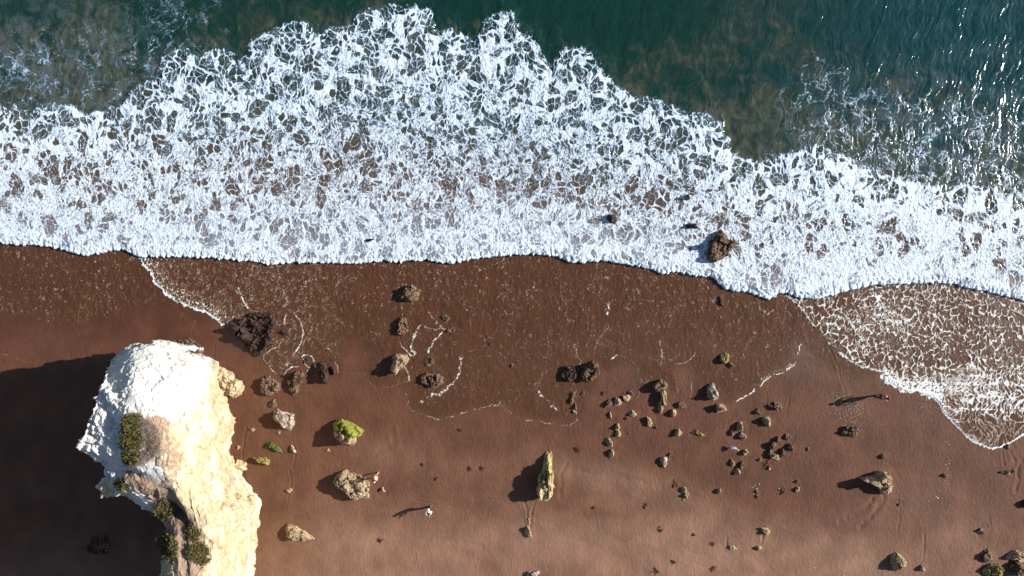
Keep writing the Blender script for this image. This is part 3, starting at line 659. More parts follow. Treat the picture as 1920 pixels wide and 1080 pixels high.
 (1372,1026,21,10,25,.26,'t','long low stone near the bottom, left of the two flat pale stones'),
 (1494,903,6,9,0,.3,'g','narrow white stone, upper of two in the lower right sand'),
 (1495,917,10,12,0,.3,'t','tan stone, lower of two in the lower right sand'),
 (1597,809,36,22,0,.5,'b','wide dark brown rock below the walking person',[(1578,812),(1582,803),(1592,799),(1600,803),(1612,800),(1614,808),(1610,817),(1598,821),(1584,818)]),
 (1657,854,15,11,0,.32,'b','small dark brown stone between the wide dark rock and the tan arrowhead'),
 (1645,905,62,42,0,1.0,'t','large tan arrowhead shaped rock with a rounded shadow at the right',[(1612,898),(1626,895),(1640,891),(1656,883),(1664,888),(1670,894),(1674,912),(1670,922),(1665,927),(1655,925),(1646,913),(1628,904)]),
 (1683,946,8,7,0,.18,'b','tiny dark stone below the tan arrowhead rock'),
 (1770,891,16,9,-12,.28,'b','small flat dark stone beside the trail of white shells'),
 (1888,836,12,10,0,.28,'b','small brown stone just below the foam edge at the far right'),
 (1875,884,8,6,0,.18,'b','left stone in the row of three at the far right'),
 (1888,886,13,10,0,.3,'t','middle stone in the row of three at the far right, the largest'),
 (1899,883,9,8,0,.25,'t','right stone in the row of three at the far right'),
 (1838,996,18,12,0,.32,'b','small brown stone below the row of three at the far right'),
 (1849,1041,26,24,0,.55,'b','round dark rock in the lower right corner, left of the pale ledge'),
 (1683,1053,30,36,-15,.8,'t','lone craggy rock near the bottom, left of the lower right corner group',[(1672,1042),(1683,1038),(1692,1044),(1701,1058),(1692,1064),(1684,1072),(1676,1068),(1670,1056)]),
 (1726,1063,9,15,-8,.32,'t','narrow stone right of the lone craggy bottom rock'),
 (1908,1041,40,24,-8,.7,'t','pale ledge of rock cut by the right edge in the lower right corner'),
 (1864,1070,46,26,0,.6,'y','yellowish pitted rock at the very bottom of the lower right corner'),
 (1907,1068,36,28,0,.7,'b','dark brown rock at the very bottom right, under the pale ledge'),
 (1921,945,14,18,0,.5,'d','dark stone half outside the right edge of the picture'),
 (1579,1081,10,8,0,.2,'t','tiny stone on the bottom edge left of the lone craggy rock'),
 # --- at the foot of the cliff
 (338,648,80,38,8,.8,'b','dark craggy rock half hidden behind the top of the white cliff',[(292,648),(305,640),(318,637),(330,641),(342,635),(354,630),(362,640),(372,650),(378,664),(372,676),(340,672),(310,662)]),
 (428,718,46,60,0,1.3,'w','crumbly cream rock clinging to the right side of the white cliff',[(402,692),(412,688),(424,694),(434,700),(437,712),(449,716),(452,728),(446,742),(436,748),(424,744),(408,748),(400,720)]),
 (448,872,26,22,0,1.0,'w','small cream rock jutting from the foot of the white cliff'),
 (190,1018,46,34,0,.12,'b','dim brown rock lying in the cliff shadow'),
]
_gr = {'d': 'dark wet rocks in the wash', 'b': 'brown rocks on the beach', 't': 'tan rocks on the beach', 'g': 'grey rocks on the beach'}
for r in ROCKS:
    if r[1] > 500: SCOUR.append((r[0]+1, r[1], max(r[2], r[3])*.55+2, .02+.035*min(1, r[5])))

# ================================================================ setting
def to_px(x, y): return x*PXM+960, 540-y*PXM
M_SEA, M_WASH, M_SAND = mat_sea(), mat_wash(), mat_sand()

def build_sand():
    xs = axis(-41.5, 41.5, .065, -1500, 1500, 1.22); ys = axis(-24.5, 7, .065, -900, 1200, 1.22)
    gx, gy = np.meshgrid(xs, ys); X, Y = to_px(gx, gy)
    Xc, Yc = X.astype(f32), Y.astype(f32)
    dry, wet, tone, warm, z = sand_fields(Xc, Yc); z = sand_z(Xc, Yc, z)
    z = np.where(Y < 420, np.maximum(z, -6), z)
    A = np.stack([dry, wet, tone*.5+.5, np.clip(warm, 0, 1)], -1).reshape(-1, 4)
    V = np.stack([gx, gy, z], -1).reshape(-1, 3); F = grid_faces(len(xs), len(ys))
    a = mesh_from('sand', V, F, M_SAND, attrs={'sand': A}); tag(a, 'brown wet sand beach with paler dry patches low down', kind='structure')
    return a
SEA_Z = .05
def build_sea():
    xs = axis(-41.5, 41.5, SEA_STEP, -1500, 1500, 1.16); ys = axis(-5.5, 23.5, SEA_STEP, -30, 1200, 1.16)
    gx, gy = np.meshgrid(xs, ys); X, Y = to_px(gx, gy)
    f, milk_sheen, sed, sh, h, dL, dU = sea_fields(X, Y)
    far = sst(60, 220, np.maximum(np.abs(gx)-41, 0) + np.maximum(gy-24, 0)); h = h*(1-far)
    z = SEA_Z + h; z = mix(f32(-.12), z, sst(-2.2, 1.6, dL)).astype(f32)
    V = np.stack([gx, gy, z], -1).reshape(-1, 3); A = np.stack([f, milk_sheen, sed, sh], -1).reshape(-1, 4)
    F = grid_faces(len(xs), len(ys))
    dl = dL.reshape(-1); du = dU.reshape(-1)
    keep = dl[F].max(1) > -3; F = F[keep]
    belt = du[F].max(1) > -6
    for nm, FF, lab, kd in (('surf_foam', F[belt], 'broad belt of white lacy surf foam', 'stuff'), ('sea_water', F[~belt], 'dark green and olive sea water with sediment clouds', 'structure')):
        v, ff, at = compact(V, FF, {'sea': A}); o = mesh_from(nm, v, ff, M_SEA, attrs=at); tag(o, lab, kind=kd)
def build_wash():
    xs = axis(-41.5, 41.5, SEA_STEP*1.1, -60, 60, 1.16); ys = np.arange(-13.5, 4.2, SEA_STEP*1.1)
    gx, gy = np.meshgrid(xs, ys); X, Y = to_px(gx, gy); X = X.astype(f32); Y = Y.astype(f32)
    f, film, hz, fl, rl, ll = swash_fields(X, Y)
    dry, wet, tone, warm, z = sand_fields(X, Y); z = sand_z(X, Y, z) + .012 + hz
    V = np.stack([gx, gy, z], -1).reshape(-1, 3); A = np.stack([f, film, wet], -1).reshape(-1, 3)
    F = grid_faces(len(xs), len(ys)); act = (np.maximum(f, film) > .01).reshape(-1)
    dL = (line_y(X, LOWER)-Y).reshape(-1)
    F = F[act[F].any(1) & (dL[F].min(1) < 3)]
    v, ff, at = compact(V, F, {'wash': A}); o = mesh_from('wash_water', v, ff, M_WASH, attrs=at); tag(o, 'thin sheet of wash water with foam threads running up the sand', kind='structure')

SEA_STEP = .042
build_sand(); build_sea(); build_wash()

RM = {
 'd': mat_rock('wet_dark_rock', (.020, .007, .006), (.045, .017, .012), (.12, .058, .034), .72),
 'b': mat_rock('brown_rock', (.075, .037, .022), (.17, .10, .058), (.42, .30, .18), .75),
 't': mat_rock('tan_rock', (.26, .175, .105), (.44, .33, .20), (.62, .52, .35), .85, ((.08, .12, .01), (.20, .24, .02))),
 'g': mat_rock('grey_rock', (.24, .18, .14), (.42, .34, .27), (.62, .55, .46), .85),
 'm': mat_rock('mossy_rock', (.09, .06, .035), (.16, .12, .05), (.25, .2, .1), .85, ((.045, .075, .01), (.12, .17, .02))),
 'a': mat_rock('algae_topped_rock', (.28, .18, .11), (.42, .29, .19), (.52, .40, .28), .85, ((.13, .15, .012), (.32, .32, .045))),
 's': mat_rock('slab_rock', (.34, .25, .13), (.50, .39, .22), (.64, .54, .34), .85, ((.26, .24, .04), (.38, .38, .04))),
 'y': mat_rock('yellow_rock', (.20, .15, .05), (.34, .27, .09), (.44, .38, .15), .85, ((.14, .16, .01), (.28, .28, .03))),
 'w': mat_rock('cream_rock', (.42, .30, .17), (.58, .45, .28), (.70, .60, .42), .85),
}
def pt_z(px, py):
    X = np.array([px], f32); Y = np.array([py], f32); return float(sand_fields(X, Y)[4][0])

def build_rock(i, r):
    cx, cy, w, h, rot, hh, kind, label = r[:8]; out = r[8] if len(r) > 8 else None
    rs = np.random.RandomState(1000+i); size = max(w, h)
    P, F = ico(6 if size > 44 else 5 if size > 17 else 4)
    D = P.copy()
    # blunt polyhedron: a unit ball cut by random planes
    npl = 11 if size > 20 else 7
    N = rs.normal(size=(npl, 3)); N[:, 2] = np.abs(N[:, 2])*.8; N /= np.linalg.norm(N, axis=1)[:, None]
    off = rs.uniform(*((.50, .86) if size > 26 else (.40, .82)), npl); q = np.clip(D@N.T, 1e-3, None)/off      # 1/r per plane
    inv = (np.sum(q**26, 1)+1)**(1/26); D = D/inv[:, None]
    D /= np.abs(D).max(0)*.96
    wm, hm = w/PXM*1.05, h/PXM*1.05; hh *= (1.12 if out else 1.0)*(1.7 if cy < 480 and size < 40 else .8 if kind in 'bd' and 500 < cy < 745 else 1); wm *= 1 if out else .93; hm *= 1 if out else .97
    if out:
        o = np.array(out, float); c = o.mean(0); rel = (o-c)/PXM; rel[:, 1] *= -1
        ang = np.arctan2(rel[:, 1], rel[:, 0]); k = np.argsort(ang); 
        # ray / outline intersection gives the exact radius per direction
        th = np.linspace(-np.pi, np.pi, 361); RR = np.zeros(361)
        for j, a in enumerate(th):
            d = np.array([math.cos(a), math.sin(a)]); best = .05
            for e in range(len(rel)):
                p0, p1 = rel[e], rel[(e+1) % len(rel)]; s = p1-p0; den = d[0]*s[1]-d[1]*s[0]
                if abs(den) < 1e-9: continue
                t_ = (p0[0]*s[1]-p0[1]*s[0])/den; u = (p0[0]*d[1]-p0[1]*d[0])/den
                if t_ > 0 and -.001 <= u <= 1.001: best = max(best, t_)
            RR[j] = best
        rho = np.hypot(D[:, 0], D[:, 1]); a = np.arctan2(D[:, 1], D[:, 0])
        # rescale so that the widest point in each direction sits on the outline
        bins = ((a+np.pi)/(2*np.pi)*48).astype(int) % 48; mx = np.array([rho[bins == b].max() for b in range(48)])
        mxi = np.interp(a, np.linspace(-np.pi, np.pi, 49)[:-1]+np.pi/48, mx, period=2*np.pi)
        rr = np.interp(a, th, RR)*np.clip(rho/mxi, 0, 1.0)**.58*1.03
        D = np.stack([np.cos(a)*rr, np.sin(a)*rr, D[:, 2]*hh], 1); cx, cy = c
        ex = float(RR.mean())
    else:
        D = D*np.array([wm/2, hm/2, hh]); ca, sa = math.cos(-R(rot)), math.sin(-R(rot))
        D = np.stack([D[:, 0]*ca-D[:, 1]*sa, D[:, 0]*sa+D[:, 1]*ca, D[:, 2]], 1); ex = (wm+hm)/4
    # crags: cells, crevices and grit, scaled to the rock
    Q = (D/max(ex, .12)).astype(f32) + rs.uniform(0, 50, 3).astype(f32)
    if kind == 's': Q = Q*np.array([2.3, .55, .8], f32)
    fq = 3.0 if (kind == 'd' and size > 60) else 1.9 if size > 30 else 1.5
    A1, A2, id1 = worley3(Q*fq + .30*fbm3(Q*1.8, 3, i+2)[:, None], i); B1, B2, idb = worley3(Q*fq*2.4+3 + .25*fbm3(Q*4, 2, i)[:, None], i+7)
    ridge = 1-np.abs(fbm3(Q*2.4, 3, i+3))*4
    crev = np.clip(1-(A2-A1)/.22, 0, 1); crev2 = np.clip(1-(B2-B1)/.25, 0, 1)
    st_ = fbm3(Q*np.array([.9, 2.6, 1.6], f32)@np.array([[math.cos(i), math.sin(i), 0], [-math.sin(i), math.cos(i), 0], [0, 0, 1]], f32), 4, i+11, .55)
    crev = np.clip(1-(A2-A1)/.16, 0, 1); crev2 = np.clip(1-(B2-B1)/.20, 0, 1)
    B3 = fbm3(Q*7, 3, i+21, .6)
    sm_ = 1 if size > 26 else .7
    disp = (.50*(id1-.5) - .15*crev + .10*(idb-.5) - .05*crev2)*sm_ + .30*np.abs(st_) - .06 + .06*B3
    if kind == 's': disp = disp*1.9
    nrm = D/np.maximum(np.linalg.norm(D/np.array([ex, ex, hh]), axis=1), 1e-3)[:, None]/np.array([ex, ex, hh])**2
    nrm /= np.linalg.norm(nrm, axis=1)[:, None]+1e-9
    dk = nrm*(disp*ex*.95)[:, None]; dk[:, :2] *= .55 if out else .8; D = D + dk
    if not out: q_ = np.clip(D[:, 1]/max(hm/2, .05), -1, 1)*rs.choice([-1, 1, 1, 1]); D[:, 0] *= 1-.32*q_
    lean = (rs.uniform(-.12, .12), rs.uniform(-.12, .12)); D[:, 0] += lean[0]*np.clip(D[:, 2], 0, 9); D[:, 1] += lean[1]*np.clip(D[:, 2], 0, 9)
    D[:, 2] = np.where(D[:, 2] < 0, D[:, 2]*.45, D[:, 2]*.85) + .16*hh
    top = np.clip(D[:, 2]/hh, 0, 1)
    g = np.zeros(len(D))
    if kind == 'a': g = sst(-3, 3, (803 + .50*(cx+D[:, 0]*PXM-628)) - (cy-D[:, 1]*PXM) + 7*fbm3(Q*2, 3, 9))
    elif kind == 'm': g = sst(-.3, .3, fbm3(Q*2, 3, 9)+.2)
    elif kind == 's': g = .8*sst(.05, .35, fbm3(Q*2.2, 3, 9)+.08)*sst(.2, .9, D[:, 1]/1.2+.6)
    elif kind == 'y': g = sst(.0, .4, fbm3(Q*2, 3, 9)+.1)*.6
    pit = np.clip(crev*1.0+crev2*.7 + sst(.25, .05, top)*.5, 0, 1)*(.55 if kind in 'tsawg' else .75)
    base = W(cx, cy, hh*.45); zb = pt_z(cx, cy) if cy > 470 else .0
    if cy < 500: zb = .02
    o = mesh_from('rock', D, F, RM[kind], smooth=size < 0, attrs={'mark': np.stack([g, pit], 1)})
    o.location = (base[0], base[1], zb - .03)
    tag(o, label, 'rock'); 
    if not out and kind in _gr: o['group'] = _gr[kind]
    return o
for i, r in enumerate(ROCKS): build_rock(i, r)

# ================================================================ the white cliff (a sea stack joined to the land outside the picture)
def mat_cliff():
    t = NT("pale_cliff_rock"); p = t.geo()
    top, soil, pit, _ = t.attr('cliff')
    n1 = t.noise(.55, 6, .6, p); n2 = t.noise(2.6, 6, .65, p); n3 = t.noise(9, 5, .7, p)
    white = t.mix(n2, (.56, .555, .54), (.68, .67, .65))
    cream = t.mix(t.mr(n2, .3, .7), (.42, .33, .20), (.54, .45, .30))
    cream = t.mix(t.mr(n1, .48, .62), cream, (.60, .53, .40))
    c = t.mix(t.mr(t.math('ADD', top, t.math('MULTIPLY', t.math('SUBTRACT', n1, .5), .9)), .35, .62), cream, white)
    st = t.noise(1.4, 5, .6, t.mapping(p, (1, 1, 5.5)))                       # bedding planes on the walls
    c = t.mix(t.mr(st, .56, .66, 0, .35), c, (.36, .25, .13))
    dirt = t.math('ADD', soil, t.math('MULTIPLY', t.math('SUBTRACT', n2, .5), 1.1))
    c = t.mix(t.mr(dirt, .34, .60), c, t.mix(n3, (.20, .125, .085), (.42, .31, .23)))
    c = t.mix(t.mr(dirt, .78, 1.15), c, t.mix(n3, (.075, .045, .034), (.17, .11, .08)))
    c = t.mix(t.math('MULTIPLY', t.mr(n3, .60, .74), .3), c, (.30, .22, .15))
    c = t.mix(t.mr(pit, .2, 1, 0, .5), c, (.16, .10, .06))
    hb = t.math('ADD', t.math('MULTIPLY', n3, .5), t.math('ADD', t.math('MULTIPLY', n2, .5), t.math('MULTIPLY', st, .4)))
    return t.done(t.bsdf(c, .9, .25, t.bump(hb, .8, .12)))
# matched rings: wall foot (x, y) or None where the wall overhangs, rim (x, y, height), spine (x, y, height)
CL = [
 (None,(222,664,6.3),(252,765,10)), (None,(250,650,6.8),(260,760,10)), (None,(288,652,6.9),(270,762,10)), ((346,655),(322,684,7.7),(285,770,10)),
 ((374,666),(344,700,8.0),(290,780,10)), ((404,682),(352,730,8.4),(295,790,10)), ((413,712),(350,760,8.6),(298,800,10)), ((424,745),(352,788,8.8),(300,810,10)),
 ((437,790),(354,822,8.8),(305,835,9.8)), ((431,832),(354,846,8.8),(308,848,9.7)), ((429,852),(356,868,8.7),(315,862,9.5)), ((450,880),(366,902,8.3),(325,890,9)), ((470,925),(384,942,8.4),(338,930,8.5)),
 ((487,942),(396,968,8.6),(346,960,8.1)), ((480,1000),(398,1012,8.8),(358,1000,8.3)), ((474,1080),(392,1080,9),(355,1070,8.3)), ((470,1200),(386,1180,9.2),(350,1150,8.5)),
 ((430,1330),(370,1250,8),(350,1165,8.5)), (None,(315,1210,9),(346,1160,8.5)), (None,(303,1080,8.8),(345,1070,8.3)), (None,(306,1040,8.6),(346,1030,8.0)),
 (None,(292,1012,8.2),(342,1005,7.6)), (None,(318,990,6.2),(338,985,7.2)), (None,(300,968,5.0),(332,955,7.2)), (None,(272,955,6.6),(322,935,7.4)), (None,(228,926,8.0),(300,918,7.8)),
 (None,(190,936,8.0),(276,905,8.2)), (None,(178,915,8.1),(264,890,8.6)), (None,(195,892,8.3),(256,876,9)), (None,(186,868,9.0),(250,860,9.6)),
 (None,(142,846,9.5),(245,845,10)), (None,(150,828,9.7),(240,828,10)), (None,(166,780,9.6),(238,800,10.2)), (None,(186,722,9.2),(240,780,10.2)), (None,(200,694,7.4),(246,770,10)),
 (None,(208,674,6.4),(249,768,10)),
]
def build_cliff():
    foot, rim, sp = [], [], []
    for b, r, s in CL:
        rw = W(*r); rim.append(rw); sp.append(W(*s))
        if b is None: dd = (W(*s)-rw)[:2]; dd = dd/np.linalg.norm(dd); f = rw + np.array([dd[0]*.8, dd[1]*.8, 0]); f[2] = -.4; foot.append(f)
        else: f = W(b[0], b[1], 0); f[2] = -.4; foot.append(f)
    cur = np.array([W(*q) for q in [(255,762,10.2),(262,800,10.4),(285,840,10.2),(300,880,9.8),(318,920,9.3),(338,955,9.0),(345,1000,9.2),(350,1070,9.6),(350,1160,9.8)]])
    def snap(P):
        best = None
        for i in range(len(cur)-1):
            a, b = cur[i], cur[i+1]; d = b-a; t = np.clip(((P[:, :2]-a[:2])@d[:2])/(d[:2]@d[:2]), 0, 1); q = a+d*t[:, None]; e = np.hypot(*(P[:, :2]-q[:, :2]).T)
            if best is None: best, bd = q, e
            else: m = e < bd; best = np.where(m[:, None], q, best); bd = np.where(m, e, bd)
        return best
    def ring(A, n):
        A = np.array(A); A = np.vstack([A, A[:1]]); d = np.r_[0, np.cumsum(np.linalg.norm(np.diff(np.array(rim+[rim[0]]), axis=0), axis=1)+.25)]
        # Catmull-Rom through the control points
        u = np.linspace(0, d[-1], n, endpoint=False); k = np.clip(np.searchsorted(d, u, 'right')-1, 0, len(d)-2); t = ((u-d[k])/(d[k+1]-d[k]))[:, None]; m = len(A)-1
        p0, p1, p2, p3 = A[(k-1) % m], A[k], A[(k+1) % m], A[(k+2) % m]
        cr = .5*((2*p1)+(-p0+p2)*t+(2*p0-5*p1+4*p2-p3)*t*t+(-p0+3*p1-3*p2+p3)*t**3)
        return mix(p1+(p2-p1)*t, cr, .5)
    n = 860; Fo, Ri, Sp = ring(foot, n), ring(rim, n), ring(sp, n); Sp = snap(Sp)
    nw, nc = 150, 130; rows = []; tt = []
    for j in range(nw+1):
        t = j/nw; a = Fo + (Ri-Fo)*t
        bulge = math.sin(math.pi*t)*.12 + .35*max(0, t-.85)/.15*0
        a = a.copy(); ctr = Sp.copy(); d = a[:, :2]-ctr[:, :2]; L = np.linalg.norm(d, axis=1)[:, None]; a[:, :2] += d/np.maximum(L, .1)*bulge
        rows.append(a); tt.append(np.full(n, t))
    for j in range(1, nc+1):
        t = j/nc; a = Ri + (Sp-Ri)*t; a[:, 2] = Ri[:, 2] + (Sp[:, 2]-Ri[:, 2])*math.sin(t*math.pi/2)
        rows.append(a); tt.append(np.full(n, 1+t))
    V = np.vstack(rows).astype(f32); T = np.concatenate(tt)
    nr = len(rows); i = np.arange((nr-1)*n); r, c = i//n, i % n; a = r*n+c; b = r*n+(c+1) % n
    F = np.stack([a, b, b+n, a+n], 1)
    # smooth normals of the undisplaced loft
    G = V.reshape(nr, n, 3); du = np.roll(G, -1, 1)-np.roll(G, 1, 1); dv = np.gradient(G, axis=0); N = np.cross(du, dv); N /= np.linalg.norm(N, axis=2)[..., None]+1e-9
    N = N.reshape(-1, 3)
    for _ in range(1):
        NG = N.reshape(nr, n, 3); NG = (NG+np.roll(NG, 3, 1)+np.roll(NG, -3, 1)+np.roll(NG, 7, 1)+np.roll(NG, -7, 1)); q = NG.copy(); q[4:-4] += NG[:-8]+NG[8:]; N = q.reshape(-1, 3); N /= np.linalg.norm(N, axis=1)[:, None]+1e-9
    upn = sst(1.75, 1.98, T)[:, None]; N = N*(1-upn)+np.array([[0, 0, 1]])*upn
    wall = sst(1.10, .9, T)
    P = V.copy()
    # picture-plane coordinates of the undisplaced surface: where soil, plants and colour belt lie
    k = CAM_H/(CAM_H-P[:, 2])*PXM; PX = P[:, 0]*k+960; PY = 540-P[:, 1]*k
    west = sst(260, 200, PX)
    b1, b2, bi = worley3(P*np.array([.75, .75, 1.1], f32), 5); m1, m2, mi = worley3(P*2.1+4, 6)
    crev = np.clip(1-(b2-b1)/.10, 0, 1); crev2 = np.clip(1-(m2-m1)/.14, 0, 1)
    strata = fbm3(P*np.array([.5, .5, 2.6], f32), 4, 7, .6)
    rg = 1-np.abs(fbm3(P*.9, 4, 8))*3
    soil = np.zeros(len(P))
    def blob(cx, cy, sx, sy, a=0.0):
        c_, s_ = math.cos(a), math.sin(a); u = (PX-cx)*c_+(PY-cy)*s_; v = -(PX-cx)*s_+(PY-cy)*c_; return np.exp(-(u/sx)**2-(v/sy)**2)
    soil = .62*blob(285, 825, 42, 48) + .98*blob(318, 958, 50, 20, .75) + .85*blob(262, 905, 45, 13, .45) + .85*blob(345, 1020, 42, 48, .2) + .5*blob(360, 1075, 40, 30) + .42*blob(330, 860, 30, 40) + .5*blob(428, 905, 13, 34, .25) + .42*blob(412, 955, 26, 14, -.5) + .36*blob(455, 985, 18, 22) + .4*blob(325, 915, 35, 25, .7) + .35*blob(300, 790, 40, 16)
    rough = .25 + .75*wall
    edge = np.exp(-((T-1)/.10)**2)
    disp = rough*(.34*(bi-.5) + .20*strata - .22*crev) + (.4+.6*rough)*(.10*(mi-.5) - .07*crev2) + .14*fbm3(P*1.5, 5, 9, .6)*(1+.7*wall) + .10*edge*rg
    disp += wall*sst(300, 350, PX)*(.45*fbm3(P*np.array([.55, .55, .25], f32)+9, 4, 21, .55)) + .35*sst(880, 930, PY)*sst(370, 400, PX)*(np.abs(fbm3(P*.55, 3, 23))*3-.5)
    disp += west*(1-wall)*(.45*rg*.6 + .60*fbm3(P*np.array([.9, .35, 1], f32), 4, 12, .6))
    disp += np.clip(soil, 0, 1)*(.22*fbm3(P*2.4, 4, 13, .65)-.10)
    disp *= 1-.35*wall*sst(300, 350, PX)
    P = P + N*disp[:, None].astype(f32)
    # a stepped gully down the south-west flank
    gul = .95*blob(322, 962, 46, 15, .8) + .45*blob(250, 890, 40, 9, .35) + .5*blob(205, 800, 12, 45, -.35)
    P[:, 2] -= (gul*.8*sst(.9, 1.1, T)).astype(f32)
    P[:, 2] = np.where(T < .01, -.4, P[:, 2])
    top = sst(430, 300, PX + .35*(PY-760)) * 1.0 - .22*sst(880, 1000, PY) + .25*sst(760, 700, PY)*sst(.3, .9, T)
    top = np.clip(top - .8*blob(330, 840, 45, 55) - .25*blob(400, 880, 40, 60) - .7*blob(215, 915, 50, 28), 0, 1)
    pit = np.clip(crev*.7*rough + crev2*.5*rough, 0, 1)
    root = empty('sea_stack', (0, 0, 0)); rk = mesh_from('rock_face', P, F, mat_cliff(), smooth=True, attrs={'cliff': np.stack([top, np.clip(soil, 0, 1.2), pit], 1)}, parent=root)
    tag(root, 'towering white and cream cliff of rock with a long black shadow at the left', 'cliff')
    return P, PX, PY, T
CP, CPX, CPY, CT = build_cliff()

def mat_leaf(name, c1, c2):
    t = NT(name); n = t.noise(3.2, 3, .6, t.geo()); rnd = t.noise(30, 1, .5, t.geo())
    return t.done(t.bsdf(t.mix(t.mr(rnd, .35, .65), t.mix(t.mr(n, .35, .65), c1, c2), c2), .7, .2))
LEAF_G = mat_leaf('green_scrub_leaf', (.062, .054, .015), (.150, .128, .048))
LEAF_D = mat_leaf('dark_scrub_leaf', (.055, .050, .016), (.150, .125, .050))
LEAF_B = mat_leaf('dry_scrub_twig', (.16, .12, .10), (.36, .28, .23))
WOOD = mat_plain('scrub_stem', (.10, .065, .045))
def shrub(pts_px, label, leaf, n, hgt, seed, twig=False, size=.055):
    """leafy clump over an outline given in picture pixels, rooted on the cliff surface"""
    rs = np.random.RandomState(seed); o = np.array(pts_px, float)
    m = poly_in(CPX, CPY, [tuple(q) for q in o]) & (CT > .75); S = CP[m]
    if len(S) < 10: return
    c = S.mean(0); root = empty('shrub', (float(c[0]), float(c[1]), float(S[:, 2].min())))
    den = fbm3((S*1.9).astype(f32), 3, seed+5); S2 = S[den > -.16] if len(S[den > -.16]) > 10 else S
    idx = rs.randint(0, len(S2), n); B = S2[idx].astype(float)
    # lumps: height follows a clumpy noise
    lump = .45 + .9*np.clip(fbm3((B*1.6).astype(f32), 3, seed)+.25, 0, 1)
    B[:, 2] += rs.uniform(0, 1, n)**.7*hgt*lump; B[:, :2] += rs.normal(0, .10, (n, 2))*(rs.uniform(0, 1, (n, 1)) < .5) + rs.normal(0, .03, (n, 2))
    d = rs.normal(size=(n, 3)); d[:, 2] = np.abs(d[:, 2])*(.8 if not twig else .5); d /= np.linalg.norm(d, axis=1)[:, None]
    u = np.cross(d, rs.normal(size=(n, 3))); u /= np.linalg.norm(u, axis=1)[:, None]
    L = rs.uniform(.7, 1.5, n)[:, None]*size*(2.3 if twig else 1.5); wd = size*(.13 if twig else .55)*rs.uniform(.7, 1.3, n)[:, None]
    V = np.concatenate([B-u*wd, B+u*wd, B+d*L+u*wd*.35, B+d*L-u*wd*.35]) - np.array(root.location)
    F = np.stack([np.arange(n), np.arange(n)+n, np.arange(n)+2*n, np.arange(n)+3*n], 1)
    mesh_from('foliage', V, F, leaf, smooth=False, parent=root)
    # stems
    k = 11; a = c - np.array(root.location); a[2] -= .25
    vs = [a+np.array([math.cos(j*1.2566)*.05, math.sin(j*1.2566)*.05, 0]) for j in range(5)]; fs = []
    for q in S[rs.randint(0, len(S), k)]:
        top_ = np.array(q) - np.array(root.location) + np.array([0, 0, hgt*rs.uniform(.5, .9)]); i0 = len(vs)
        for (pp, rr) in ((a*.4+top_*.6+rs.normal(0, .05, 3), .022), (top_, .007)):
            for j in range(5): an = j*1.2566; vs.append(pp+np.array([math.cos(an)*rr, math.sin(an)*rr, 0]))
        for j in range(5): fs.append([j, (j+1) % 5, i0+(j+1) % 5, i0+j]); fs.append([i0+j, i0+(j+1) % 5, i0+5+(j+1) % 5, i0+5+j])
    mesh_from('stem', np.array(vs), np.array(fs), WOOD, parent=root)
    tag(root, label, 'shrub', 'scrub growing on the white cliff'); return root
shrub([(232,786),(246,778),(262,780),(266,800),(268,830),(262,860),(250,872),(234,868),(227,845),(226,815)], 'largest bright green shrub on the white cliff top', LEAF_G, 15000, .26, 1)
shrub([(262,784),(285,788),(298,805),(304,830),(296,852),(275,868),(258,874),(264,845),(268,815)], 'dry grey brown shrub right beside the bright green one', LEAF_B, 9000, .28, 2, True)
shrub([(212,902),(224,898),(236,906),(234,918),(220,920),(210,912)], 'tiny green tuft on the left ledge of the white cliff', LEAF_G, 1400, .25, 3)
shrub([(288,940),(305,938),(322,950),(325,968),(308,972),(292,962)], 'dark olive shrub in the shady gully of the white cliff', LEAF_D, 3200, .22, 4)
shrub([(300,1005),(318,1000),(334,1012),(338,1035),(322,1050),(304,1040),(296,1020)], 'round dark green shrub at the lower left rim of the white cliff', LEAF_D, 5000, .24, 5)
shrub([(352,992),(368,988),(376,1002),(364,1014),(352,1008)], 'small olive shrub above the forked one low on the white cliff', LEAF_D, 1600, .2, 6)
shrub([(356,1022),(378,1016),(392,1030),(394,1048),(382,1058),(366,1048),(354,1038)], 'forked olive green shrub lowest and rightmost on the white cliff', LEAF_D, 4200, .24, 7)

# ================================================================ people
SKIN = mat_plain('skin', (.52, .30, .22), .6, .06); HAIR = mat_plain('dark_hair', (.018, .011, .009), .6)
def skin_mesh(name, verts, edges, radii, mat, parent, sub=1):
    """a body or garment grown as ONE surface over connected joints"""
    me = bpy.data.meshes.new(name+'_cage'); me.from_pydata([tuple(v) for v in verts], edges, []); me.update()
    o = bpy.data.objects.new(name+'_cage', me); col.objects.link(o)
    md = o.modifiers.new('skin', 'SKIN'); md.use_smooth_shade = True; md.branch_smoothing = .3
    for i, r in enumerate(radii):
        rr = (r, r) if isinstance(r, (int, float)) else r
        me.skin_vertices[0].data[i].radius = rr; me.skin_vertices[0].data[i].use_root = (i == 0)
    ms = o.modifiers.new('sub', 'SUBSURF'); ms.levels = sub; ms.render_levels = sub
    dg = bpy.context.evaluated_depsgraph_get(); ev = o.evaluated_get(dg); nm = bpy.data.meshes.new_from_object(ev)
    bpy.data.objects.remove(o); bpy.data.meshes.remove(me)
    nm.materials.clear(); nm.materials.append(mat); nm.name = name
    for p in nm.polygons: p.use_smooth = True
    r = bpy.data.objects.new(name, nm); col.objects.link(r); r.parent = parent; return r
